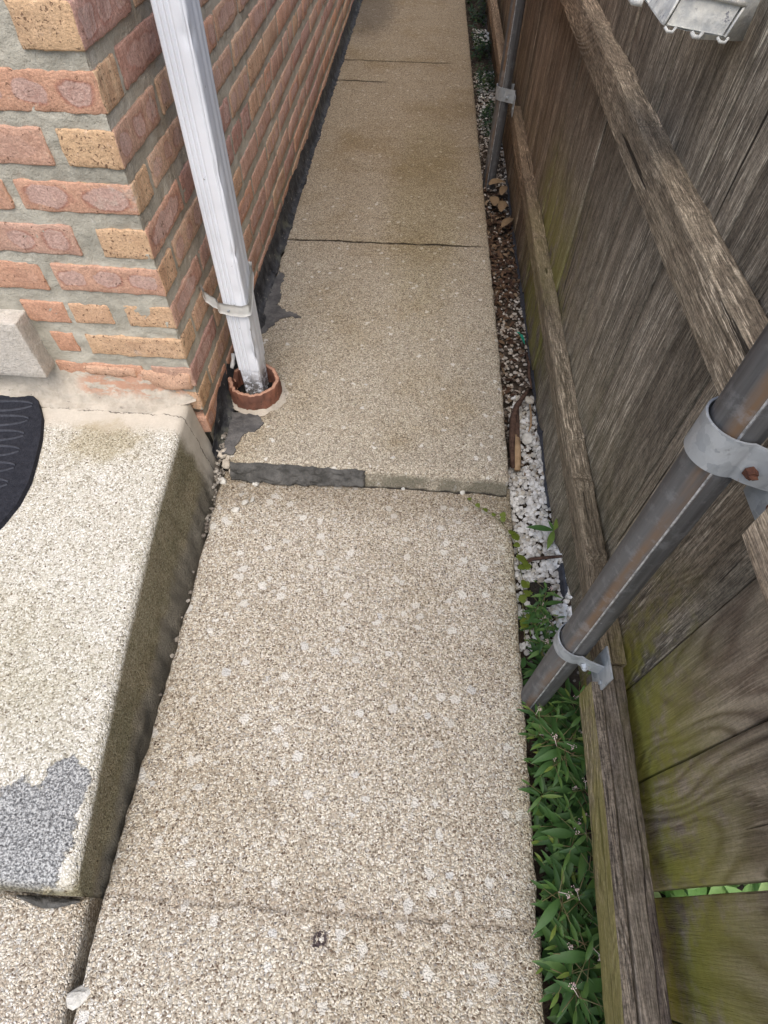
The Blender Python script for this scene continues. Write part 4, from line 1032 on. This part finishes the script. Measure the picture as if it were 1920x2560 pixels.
# upper rail
rail('rail', [(0.60, 0.450, 0.98), (0.95, 0.450, 0.975), (1.7, 0.451, 0.98), (3.42, 0.452, 0.99)], 0.052, 0.078, M_rail, 300, 33,
     knots=((1.38, -.006, .008), (1.70, .004, .02), (1.02, .003, .02), (2.05, .004, .015)))
rail('rail', [(-0.6, 0.400, 1.0), (0.30, 0.402, 0.995), (0.388, 0.402, 0.995)], 0.042, 0.085, M_railpale, 60, 41, label='pale sawn end of the upper fence rail')
# bay beyond the far post
rail('rail', [(3.44, 0.425, 0.33), (8.2, 0.43, 0.33)], 0.05, 0.062, M_rail, 120, 51)
rail('rail', [(3.44, 0.425, 0.99), (8.2, 0.43, 0.99)], 0.05, 0.078, M_rail, 120, 57)

def post(cx, cy, zb, ztop, r):
    bm = bmesh.new(); n = 40
    def f(u, v):
        a = 2*math.pi*u; return (cx+r*math.cos(a), cy+r*math.sin(a), zb+(ztop-zb)*v)
    vs = grid(bm, n, 30, f, close_u=True)
    for fc in bm.faces: fc.smooth = True
    bm.faces.new([q[-1] for q in vs])
    bmesh.ops.recalc_face_normals(bm, faces=bm.faces)
    p = obj('post', bm, M_pipe, fence, origin=(cx, cy, zb))
    bm = bmesh.new(); d = Vector((-0.347, -0.937, 0)).normalized()
    def g(u, v):
        a = (v-.5)*0.12
        q = Matrix.Rotation(a, 3, 'Z') @ d
        z = zb+(ztop-zb)*u
        return Vector((cx, cy, z)) + q*(r-0.0004+0.0016*math.sin(math.pi*v)*(1+0.35*nz((0, 0, z*60))))
    grid(bm, 400, 4, g)
    obj('weld_seam', bm, M_weld, p, True)
    return p
def clamp(p, cx, cy, r, z, w_, xf, zflange, flip=1, rusty=True, fz=(0.0, 0.0)):
    """strap wrapped round the post whose two legs run to a plate screwed on the rail"""
    bm = bmesh.new(); t = 0.003
    pts = []
    # starts on the rail side behind the post, goes round the outside, comes back in front
    for k in range(0, 31):
        a = rad(62) + rad(218)*k/30
        pts.append((cx+(r+t)*math.cos(a), cy+(r+t)*math.sin(a)))
    pts = [(xf-0.001, cy+r*0.95)] + pts + [(cx+0.018, cy-r-0.010), (xf-0.012, cy-r-0.018), (xf-0.003, cy-r-0.020)]
    n = len(pts)
    for off in (0.0, t):
        def f(u, v):
            a = u*(n-1); i = min(int(a), n-2); q = Vector(pts[i]).lerp(Vector(pts[i+1]), a-i)
            tt = (Vector(pts[min(i+2, n-1)])-Vector(pts[max(i-1, 0)])).normalized(); nn = Vector((tt.y, -tt.x))*(-1)
            q = q + nn*(-off)
            bow = 0.004*math.sin(math.pi*u)
            return (q.x, q.y, z+(v-.5)*w_ + bow)
        grid(bm, 90, 3, f)
    # rim joining both skins
    bmesh.ops.remove_doubles(bm, verts=bm.verts, dist=1e-5)
    be = [e for e in bm.edges if e.is_boundary]
    bmesh.ops.bridge_loops(bm, edges=be)
    # flange plate
    rbox(bm, (xf-0.004, cy-r-0.055, zflange-0.045+fz[0]), (xf, cy-r+0.012, zflange+0.045+fz[1]), (1, 4, 6), 0.0015, 0.0008, 20)
    bmesh.ops.recalc_face_normals(bm, faces=bm.faces)
    for fc in bm.faces: fc.smooth = True
    c = obj('clamp', bm, M_galv, p); c.data.set_sharp_from_angle(angle=rad(40))
    bm = bmesh.new()
    bmesh.ops.create_cone(bm, cap_ends=True, segments=6, radius1=0.0085, radius2=0.0065, depth=0.009, matrix=Matrix.Translation((cx+0.016, cy-r-0.016, z-w_*0.12)) @ Matrix.Rotation(rad(90), 4, 'X'))
    stone(bm, (cx+0.016, cy-r-0.021, z-w_*0.12), 0.006, 0.9)
    bmesh.ops.create_cone(bm, cap_ends=True, segments=12, radius1=0.005, radius2=0.004, depth=0.004, matrix=Matrix.Translation((xf-0.006, cy-r-0.042, zflange-0.012)) @ Matrix.Rotation(rad(90), 4, 'Y'))
    for v in bm.verts: v.co = (v.co - Vector(p['_org']))*S
    me = bpy.data.meshes.new('bolt'); bm.to_mesh(me); bm.free(); me.materials.append(M_rust if rusty else M_galv)
    # bolts are drawn into the clamp's own mesh (a clamp is already a sub-part)
    bmj = bmesh.new(); bmj.from_mesh(c.data); nf = len(bmj.faces); bmj.from_mesh(me); bmj.faces.ensure_lookup_table()
    for fc in list(bmj.faces)[nf:]: fc.material_index = 1
    bmj.to_mesh(c.data); bmj.free(); c.data.materials.append(M_rust if rusty else M_galv); bpy.data.meshes.remove(me)
    return c
PX, PY, PR = 0.385, 0.487, 0.0335
p1 = post(PX, PY, -0.09, 1.78, PR)
clamp(p1, PX, PY, PR, 0.352, 0.036, 0.436, 0.352, rusty=False, fz=(-.012, 0))
clamp(p1, PX, PY, PR, 0.968, 0.056, 0.436, 0.945, rusty=True)
p2 = post(0.395, 3.37, -0.09, 1.78, PR)
clamp(p2, 0.395, 3.37, PR, 0.40, 0.055, 0.448, 0.37, rusty=False)

# metal box on the fence near the top edge of the view
bx = thing('metal_box', 'chalky white sheet metal box end jutting from the fence top', 'metal box', (0.40, 1.2, 1.2))
bm = bmesh.new()
def boxpt(a, b, y): # a across 0..1, b up 0..1
    o = Vector((0.347, 1.10, 1.200)); return o + Vector((0.096, 0, -0.011))*a + Vector((0.016, 0.012, 0.036))*b + Vector((0, 1, 0))*(y)
def panel(q, nu=8, nv=8, th=0.002, w_=0.0015):
    n = (q[1]-q[0]).cross(q[3]-q[0]).normalized()
    for s in (0, 1):
        grid(bm, nu, nv, lambda u, v: q[0].lerp(q[1], u).lerp(q[3].lerp(q[2], u), v) + n*(s*th + w_*nz((u*4, v*4, s))))
panel([boxpt(.06, .0, .004), boxpt(.96, .0, .004), boxpt(.96, .96, .004), boxpt(.06, .96, .004)])
panel([boxpt(0, 0, 0), boxpt(0, 0, .105), boxpt(0, 1, .105), boxpt(0, 1, 0)])
panel([boxpt(1, 0, 0), boxpt(1, 0, .26), boxpt(1, 1, .26), boxpt(1, 1, 0)])
panel([boxpt(0, 1, 0), boxpt(1, 1, 0), boxpt(1, 1, .26), boxpt(.0, 1, .26)])
panel([boxpt(0, 0, 0), boxpt(1, 0, 0), boxpt(1, 0, .26), boxpt(.0, 0, .26)])
panel([boxpt(0, 0, .105), boxpt(.18, 0, .14), boxpt(.18, 1, .14), boxpt(0, 1, .105)])
tube(bm, [boxpt(0, .02, -.001), boxpt(0, .5, -.002), boxpt(0, .98, -.001)], 0.0022, 8)
tube(bm, [boxpt(0, 1.0, -.002), boxpt(.5, 1.04, -.003), boxpt(1, 1.0, -.002)], 0.003, 8)
tube(bm, [boxpt(1, .02, -.001), boxpt(1, .5, -.001), boxpt(1, .98, -.001)], 0.002, 8)
bmesh.ops.recalc_face_normals(bm, faces=bm.faces)
obj('housing', bm, M_box, bx, True)
for aa in (0.12, 0.97, 0.55):
    bm = bmesh.new(); c0 = boxpt(aa, -.06, -.003)
    tube(bm, [c0+Vector((-.008, 0, .003)), c0+Vector((-.004, -.004, -.001)), c0+Vector((.004, -.004, -.002)), c0+Vector((.008, -.001, .003))], 0.0022 if aa != .55 else 0.003, 8)
    obj('tab', bm, M_box, bx, True)
bm = bmesh.new()
c0 = Vector((0.352, 1.285, 1.197))
tube(bm, [c0+Vector((-.006, -.05, 0)), c0+Vector((-.020, -.045, .0)), c0+Vector((-.024, -.02, .004)), c0+Vector((-.012, -.008, .006)), c0+Vector((-.002, -.02, .004))], 0.006, 8)
tube(bm, [c0+Vector((-.004, -.03, 0)), c0+Vector((-.03, .03, .004)), c0+Vector((-.05, .10, .01))], 0.008, 8)
obj('conduit', bm, M_box, bx, True)
bm = bmesh.new(); rbox(bm, (0.43, 1.16, 1.17), (0.502, 1.26, 1.25), (2, 2, 2), 0.003)
obj('bracket', bm, M_box, bx)

# ------------------------------------------------------------------ gravel strips (stuff)
bm = bmesh.new()
for k in range(2300):
    y = random.uniform(0.62, 1.66); x = random.uniform(0.366, 0.60)
    if y < 1.25 and x < 0.372: continue
    if y > 1.30 and x < 0.41+0.05*nz((0, y*5, 1)): continue
    if random.random() < (y-1.45)*2.2: continue
    if y < 0.72 and random.random() < 0.4: continue
    stone(bm, (x, y, ground_z(x, y)+random.uniform(0.004, 0.018)), random.uniform(0.0068, 0.0125), 0.7)
tag(obj('gravel', bm, M_white), 'dense white marble gravel between path and fence foot', 'gravel', kind='stuff')
bm = bmesh.new()
for k in range(3600):
    y = random.uniform(1.25, 5.2); x = random.uniform(0.36, 0.53)
    dens = 1.0 if y < 2.45 else (0.25 if y < 3.3 else 0.75)
    if random.random() > dens: continue
    stone(bm, (x, y, ground_z(x, y)+random.uniform(0.0, 0.014)), random.uniform(0.005, 0.010), 0.7)
tag(obj('gravel', bm, M_mixed), 'mixed brown and pale gravel along the fence further back', 'gravel', kind='stuff')
bm = bmesh.new()
for k in range(900):
    y = random.uniform(3.3, 6.2); x = random.uniform(0.38, 0.53)
    if nz((x*3, y*1.4, 4)) < -0.05: continue
    stone(bm, (x, y, ground_z(x, y)+random.uniform(0.008, 0.022)), random.uniform(0.006, 0.012), 0.7)
tag(obj('gravel', bm, M_white), 'scattered bright gravel around the far steel post', 'gravel', kind='stuff')
# leaf litter
def leafmesh(bm, base, d, up, L, W, fold=0.25, curl=0.25, seg=4, mi=0, shape=None):
    d = Vector(d).normalized(); s = d.cross(Vector(up)).normalized(); u_ = s.cross(d)
    shp = shape or [0.10, 0.75, 1.0, 0.72, 0.02]
    prev = None
    for i in range(seg+1):
        t = i/seg; w_ = W*0.5*shp[min(i, len(shp)-1)]
        c = Vector(base) + d*L*t - u_*curl*L*t*t
        row = [bm.verts.new(c - s*w_ + u_*w_*fold), bm.verts.new(c), bm.verts.new(c + s*w_ + u_*w_*fold)]
        if prev:
            for k in range(2): f = bm.faces.new((prev[k], prev[k+1], row[k+1], row[k])); f.smooth = True; f.material_index = mi
        prev = row
bm = bmesh.new()
for k in range(520):
    y = random.choice([random.uniform(1.5, 3.35), random.uniform(2.3, 3.0)]); x = random.uniform(0.365, 0.49)
    if y < 1.9 and x > 0.42: continue
    a = random.uniform(0, 6.28)
    leafmesh(bm, (x, y, ground_z(x, y)+random.uniform(0.01, 0.022)), (math.cos(a), math.sin(a), random.uniform(-.2, .3)), (0, 0, 1), random.uniform(.015, .045), random.uniform(.006, .02), random.uniform(.1, .8), random.uniform(-.3, .5))
tag(obj('leaf_litter', bm, M_litter), 'dark brown leaf litter in the gap beside the raised path', 'leaf litter', kind='stuff')
# curled dry leaves near the far post
for i, (x, y, a, L, W) in enumerate([(0.415, 3.30, .4, .10, .055), (0.455, 3.22, 1.3, .11, .04), (0.405, 3.10, 1.6, .10, .05), (0.440, 3.04, 1.4, .12, .045), (0.45, 2.88, 1.0, .11, .04)]):
    bm = bmesh.new(); leafmesh(bm, (x-.03*math.cos(a), y-.05*math.sin(a), 0.002), (math.cos(a), math.sin(a), .15), (0, 0, 1), L, W, 0.5, 0.15, 6, shape=[.3, .8, 1, 1, .9, .6, .1])
    tag(obj('dry_leaf', bm, M_dry), ['flat tan dry leaf right at the foot of the far post', 'narrow curled tan leaf nearest the fence by the far post', 'tan dry leaf against the slab edge before the far post', 'long folded tan leaf third from the far post', 'tan leaf lying apart, farthest in front of the far post'][i], 'dry leaf', 'dry leaves by the far post')
# rubble in the joint between stoop, wall and path
bm = bmesh.new()
for k in range(420):
    y = random.uniform(0.35, 1.32)
    if y < 0.95 and random.random() < .85: continue
    x = (xb(min(y, 1.25))+xl_low(min(y, 1.15)))/2 + random.uniform(-.012, .014)
    zz = -0.03 + (0.04 if y > 1.1 else 0) + random.uniform(-.02, .012) + (0.03 if y > 1.2 else 0)
    stone(bm, (x, y, zz), random.uniform(.003, .009), .8)
tag(obj('rubble', bm, M_rubble), 'loose mortar crumbs filling the joint beside the stoop', 'rubble', kind='stuff')
for i, (x, y, r, lab) in enumerate([(-0.575, 1.118, .013, 'white chip of stone standing in the corner below the step'), (-0.462, 1.118, .015, 'pale round pebble touching the dark cement riser'),
        (-0.483, 1.041, .012, 'grey flat stone in the trio on the lower path, farthest left'), (-0.462, 1.052, .010, 'grey flat stone in the trio on the lower path, nearest the step'),
        (-0.505, 1.008, .012, 'grey flat stone in the trio on the lower path, closest to the camera'), (0.015, 1.138, .008, 'white pebble wedged under the middle of the step'),
        (0.21, 1.136, .010, 'long white pebble at the foot of the step near its right end')]):
    bm = bmesh.new(); stone(bm, (x, y, r*.45), r, .6, sub=2)
    tag(obj('loose_stone', bm, M_stonepale), lab, 'stone', 'loose stones below the step')
bm = bmesh.new(); stone(bm, (-0.556, -0.165, -0.003), 0.019, .45, sub=2)
tag(obj('loose_stone', bm, M_stonepale), 'white oblong stone lodged in the joint beside the front pad', 'stone')
# broken mortar lump at the left end of the step
bm = bmesh.new()
for (x, y, z, r) in ((-0.565, 1.165, .035, .022), (-0.558, 1.19, .045, .018), (-0.575, 1.20, .05, .02), (-0.548, 1.15, .02, .014)): stone(bm, (x, y, z), r, .9, sub=2)
tag(obj('mortar_lump', bm, M_fillet), 'crumbly mortar lump at the left end of the step by the house corner', 'mortar lump')

# debris on the gravel
bm = bmesh.new()
tube(bm, [(0.474, 1.66, 0.0), (0.450, 1.62, 0.004), (0.415, 1.55, 0.010), (0.395, 1.48, 0.012), (0.386, 1.40, 0.010), (0.383, 1.33, 0.006), (0.384, 1.26, 0.0)], [.004, .007, .010, .012, .012, .010, .007], 8)
tube(bm, [(0.415, 1.54, 0.0), (0.408, 1.46, 0.006), (0.404, 1.39, 0.004)], [.007, .012, .012], 8)
tube(bm, [(0.404, 1.40, 0.004), (0.402, 1.33, 0.0), (0.398, 1.255, -0.006)], [.013, .013, .010], 8, mi=1)
for v in bm.verts: v.co += Vector((nz(v.co*1.0, 60), nz(v.co, 67), nz(v.co, 71)))*.003
tag(obj('stick', bm, [M_twig, M_twigpale], None, True), 'thick curved brown stick with a bare broken end beside the raised slab', 'stick')
bm = bmesh.new(); tube(bm, [(0.383, 0.888, -0.03), (0.42, 0.915, -0.022), (0.46, 0.922, -0.02), (0.50, 0.928, -0.018), (0.535, 0.936, -0.02)], [.004, .006, .0055, .005, .004], 7)
tag(obj('stick', bm, M_twig, None, True), 'thin grey-brown twig lying across the white gravel', 'stick')
bm = bmesh.new(); tube(bm, [(0.478, 1.90, -.01), (0.482, 1.80, 0.0), (0.475, 1.73, .004), (0.48, 1.66, 0)], [.003, .006, .006, .003], 6)
tag(obj('stick', bm, M_twig, None, True), 'slender dark twig against the black fabric behind the curved stick', 'stick')
bm = bmesh.new(); tube(bm, [(0.470, 1.60, -.01), (0.468, 1.52, -.008), (0.462, 1.47, -.006), (.452, 1.44, -.008)], [.003, .004, .004, .002], 6)
tag(obj('stick', bm, M_twigpale, None, True), 'short pale stalk lying beside the broken shell', 'stick')
bm = bmesh.new(); stone(bm, (0.465, 1.60, -0.005), 0.020, .6, sub=2)
tag(obj('shell_fragment', bm, M_white), 'white angular shell fragment near the top of the curved stick', 'shell')
bm = bmesh.new(); stone(bm, (0.447, 1.42, -0.024), 0.022, .35, sub=2)
tag(obj('flat_stone', bm, M_stonepale), 'smooth grey flat stone just right of the curved stick', 'stone')
bm = bmesh.new(); rbox(bm, (0.405, 0.765, -0.05), (0.475, 0.845, -0.018), (7, 7, 4), 0.010, 0.010, 22, fine=.003)
tag(obj('concrete_chunk', bm, M_up, None, True), 'buried lump of rough concrete among the white gravel', 'concrete chunk')
bm = bmesh.new()
leafmesh(bm, (0.462, 1.985, 0.0), (.25, -1, .1), (0, 0, 1), .055, .016, .4, .2, 6, shape=[.5, 1, .7, .9, .6, .4, .1])
leafmesh(bm, (0.462, 1.985, 0.002), (-.6, .5, .1), (0, 0, 1), .022, .010, .4, .2, 4)
tag(obj('plastic_scrap', bm, M_green), 'torn scrap of bright green plastic on the gravel', 'plastic scrap')
# black weed fabric curling up along the boards
bm = bmesh.new()
def fab(u, v):
    y = 1.12+2.3*u; x = 0.494+0.036*v+0.008*fbm((0, y*5, 3)); wd = .5+.5*math.sin(math.pi*min(1, u*1.02))
    return (x + 0.004*nz((y*25, v*3, 0)), y, -0.040+0.030*(1-v)*abs(nz((y*6, 0, 2)))+0.022*math.sin(v*2.6)+0.004*nz((y*30, v*4, 1)))
grid(bm, 240, 7, fab)
tag(obj('weed_fabric', bm, M_fabric, None, True), 'black strip of weed fabric curling along the foot of the fence', 'weed fabric')
bm = bmesh.new()
grid(bm, 30, 6, lambda u, v: (0.435+0.05*u, 0.10+0.08*v+0.01*nz((u*4, v*3, 1)), -0.015+0.02*nz((u*5, v*5, 2))))
tag(obj('weed_fabric', bm, M_fabric, None, True), 'crumpled dark scrap of fabric showing between the weeds', 'weed fabric')
bm = bmesh.new(); rbox(bm, (0.503, 0.80, -0.05), (0.512, 0.90, -0.005), (3, 12, 4), 0.002, 0.004, 30)
tag(obj('fabric_edge', bm, M_fabric, None, True), 'grey folded end of fabric beneath the first boards beside the near post', 'weed fabric')

# ------------------------------------------------------------------ weeds
def weed(h, nleaf, lean, flower, seed, mats=(M_stem, M_leaf)):
    random.seed(seed)
    root = thing('weed', 'leafy green smartweed', 'weed', (0, 0, 0))
    sb = bmesh.new(); pts = []
    for i in range(6):
        t = i/5; pts.append(Vector((lean[0]*t*t*h, lean[1]*t*t*h, h*t*0.92)) + Vector((nz((i, seed, 0)), nz((i, seed, 5)), 0))*0.006)
    tube(sb, pts, [.0026, .0024, .0021, .0018, .0015, .001], 6)
    lb = bmesh.new(); ang = random.uniform(0, 6.28)
    for k in range(nleaf):
        t = 0.10+0.9*k/(nleaf-1); a = t*5; i = min(int(a), 4); p = pts[i].lerp(pts[i+1], a-i)
        ang += 2.4+random.uniform(-.3, .3); el = random.uniform(0.1, 0.65)
        d = Vector((math.cos(ang)*math.cos(el), math.sin(ang)*math.cos(el), math.sin(el)))
        L = random.uniform(.045, .085)*(1.0 if 0.2 < t < .9 else .7); leafmesh(lb, p, d, (0, 0, 1), L, L*random.uniform(.17, .31), .3, random.uniform(.1, .55), 6, shape=[.12, .6, .95, 1, .8, .45, .02])
        if random.random() < .4:
            d2 = Vector((math.cos(ang+1), math.sin(ang+1), .5)); tube(sb, [p, p+d2*.02, p+d2*.045], [.0012, .001, .0007], 5)
            leafmesh(lb, p+d2*.04, d2, (0, 0, 1), L*.5, L*.12, .3, .3, 4)
    obj('stem', sb, mats[0], root, True); obj('leaves', lb, mats[1], root, True)
    for k in range(flower):
        fb = bmesh.new(); tip = pts[-1]+Vector((random.uniform(-.02, .02), random.uniform(-.02, .02), .012+.01*k))
        tube(fb, [pts[-1], tip], .0007, 4)
        for q in range(12):
            c = tip+Vector((random.gauss(0, .0035), random.gauss(0, .0035), random.uniform(-.010, .008)))
            bmesh.ops.create_icosphere(fb, subdivisions=1, radius=random.uniform(.0011, .0019), matrix=Matrix.Translation(c))
        obj('flower_head', fb, M_flower, root)
    return root
def copy_thing(o, loc, rz, sc_=1.0):
    c = o.copy(); col.objects.link(c); c.location = Vector(loc)*S; c.rotation_euler = (0, 0, rz); c.scale = (sc_,)*3
    for ch in o.children:
        d = ch.copy(); col.objects.link(d); d.parent = c
    return c
protos = [weed(0.12, 13, (.2, -.3), 1, 11), weed(0.16, 16, (-.3, -.2), 1, 12), weed(0.09, 12, (.3, .3), 0, 13), weed(0.14, 15, (-.2, .4), 1, 14)]
random.seed(99)
spots = []
y = -0.36
while y < 0.74:
    for x in (0.40, 0.432, 0.462):
        if random.random() < (0.94 if y < 0.5 else 0.6 if x < .44 else .3): spots.append((x+random.uniform(-.015, .015), y+random.uniform(-.02, .02)))
    y += 0.047
spots = [s for s in spots if math.hypot(s[0]-PX, s[1]-PY) > 0.045 and not (0.44 < s[0] and 0.08 < s[1] < .19)]
recs = []
for i, (x, y) in enumerate(spots):
    pr = protos[i % 4] if i < 4 else protos[random.randint(0, 3)]
    s_ = random.uniform(.75, 1.1)*(0.8 if y > 0.5 else 1)
    if x > 0.45: s_ *= 0.8
    if i < 4: o = pr; o.location = Vector((x, y, -0.05))*S; o.rotation_euler = (0, 0, random.uniform(0, 6)); o.scale = (s_,)*3
    else: o = copy_thing(pr, (x, y, -0.05), random.uniform(0, 6.28), s_)
    recs.append((o, x, y))
    if y > 0.5: lb = 'small smartweed in the gravel just beyond the near steel post'; gp = 'weeds in the gravel beyond the near post'
    else: lb = 'leafy smartweed in the dense green strip between path edge and near fence rail'; gp = 'weeds in the strip beside the path'
    o['label'] = lb; o['group'] = gp
ORD = 'nearest second third fourth fifth sixth seventh eighth ninth tenth eleventh twelfth thirteenth fourteenth fifteenth sixteenth seventeenth eighteenth nineteenth twentieth'.split()
def row_of(x): return 'against the slab edge' if x < 0.417 else ('in the middle row' if x < 0.448 else 'tucked under the fence rail')
for far in (True, False):
    for rw in ('against the slab edge', 'in the middle row', 'tucked under the fence rail'):
        sel = sorted([r for r in recs if (r[2] > PY) == far and row_of(r[1]) == rw], key=lambda r: abs(r[2]-PY))
        for k, (o, x, y) in enumerate(sel):
            fl = any('flower' in c.name for c in o.children)
            n_ = 'nearest the post' if k == 0 else ORD[min(k, 19)] + ' from the post'
            o['label'] = ('flowering ' if fl else 'leafy ') + 'smartweed ' + rw + ', ' + n_ + (' on its far side' if far else ' on the camera side')
# lone seedling with three blades on the white gravel
bm = bmesh.new(); root = thing('seedling', 'lone weed with three long leaves on the white gravel', 'weed', (0.492, 1.005, -0.04))
tube(bm, [(0.492, 1.005, -.05), (0.490, 1.0, -.01), (0.486, .998, .02)], .0018, 5); obj('stem', bm, M_stem, root, True)
bm = bmesh.new()
for a, L in ((3.05, .085), (4.35, .075), (1.1, .075), (1.9, .04)): leafmesh(bm, (0.486, .998, .02), (math.cos(a), math.sin(a), .12), (0, 0, 1), L, L*.26, .25, .15, 6, shape=[.12, .6, .95, 1, .8, .45, .02])
obj('leaves', bm, M_leaf, root, True)
# creeping vine over the slab edge
root = thing('creeping_vine', 'yellow-green creeping vine with rounded lobed leaves over the slab edge', 'vine', (0.33, 1.0, 0))
vp = [(0.231, 1.105, .006), (0.256, 1.080, .008), (0.280, 1.064, .008), (0.305, 1.048, .008), (0.330, 1.02, .010), (0.352, 0.985, .012), (0.372, 0.945, .004), (0.378, 0.90, -.01), (0.382, 0.86, -.012), (0.388, 0.82, -.01), (0.380, 0.77, -.012), (0.378, 0.70, -.015), (0.380, .64, -.02)]
bm = bmesh.new(); tube(bm, vp, .0013, 5); obj('stem', bm, M_stem, root, True)
def lobed(bm, c, r, a0):
    c = Vector(c); n = 18; ctr = bm.verts.new(c+Vector((0, 0, .001))); ring = []
    tilt = Vector((random.uniform(-.3, .3), random.uniform(-.3, .3), 0))
    for k in range(n):
        a = a0+2*math.pi*k/n; rr = r*(0.74+0.22*abs(math.cos(1.5*(a-a0)))+0.12*math.sin(9*a)) ; dx, dy = math.cos(a)*rr, math.sin(a)*rr
        ring.append(bm.verts.new(c+Vector((dx, dy, dx*tilt.x+dy*tilt.y-0.002*(k % 2)))))
    for k in range(n): bm.faces.new((ctr, ring[k], ring[(k+1) % n]))
for i, p in enumerate(vp[:-1]):
    for q in range(1 if i < 4 else 2 if i < 6 else 3):
        bm = bmesh.new(); r = (.0085 if i < 4 else .011 if i < 6 else .013)*random.uniform(.85, 1.15)
        off = Vector((0, 0, .008)) if i < 4 else Vector((random.uniform(-.008, .018), random.uniform(-.02, .02), random.uniform(.008, .03)))
        lobed(bm, Vector(p)+off, r, random.uniform(0, 6)); obj('leaf', bm, M_leafy, root, True)
# low ground cover tufts further back, and greenery beyond the fence
def cover(n, xr_, yr, zr, L, mat, label, W=.3):
    bm = bmesh.new()
    for k in range(n):
        x, y = random.uniform(*xr_), random.uniform(*yr)
        if nz((x*5, y*1.7, 9)) < -0.12: continue
        a = random.uniform(0, 6.28); ll = random.uniform(*L)
        leafmesh(bm, (x, y, random.uniform(*zr)), (math.cos(a), math.sin(a), random.uniform(-.2, .8)), (0, 0, 1), ll, ll*W, .3, random.uniform(0, .6), 4)
    tag(obj('weeds', bm, mat), label, 'weeds', kind='stuff')
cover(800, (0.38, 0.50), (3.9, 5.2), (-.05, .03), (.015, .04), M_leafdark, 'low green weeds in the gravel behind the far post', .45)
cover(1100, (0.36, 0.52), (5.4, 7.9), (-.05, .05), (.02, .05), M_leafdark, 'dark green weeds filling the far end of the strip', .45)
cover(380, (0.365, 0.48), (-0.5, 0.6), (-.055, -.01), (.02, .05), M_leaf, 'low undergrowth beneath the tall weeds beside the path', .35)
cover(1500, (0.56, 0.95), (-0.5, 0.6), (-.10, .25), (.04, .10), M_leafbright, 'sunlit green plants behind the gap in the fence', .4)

# ------------------------------------------------------------------ tidy
for o in list(bpy.data.objects):
    if '_org' in o: del o['_org']
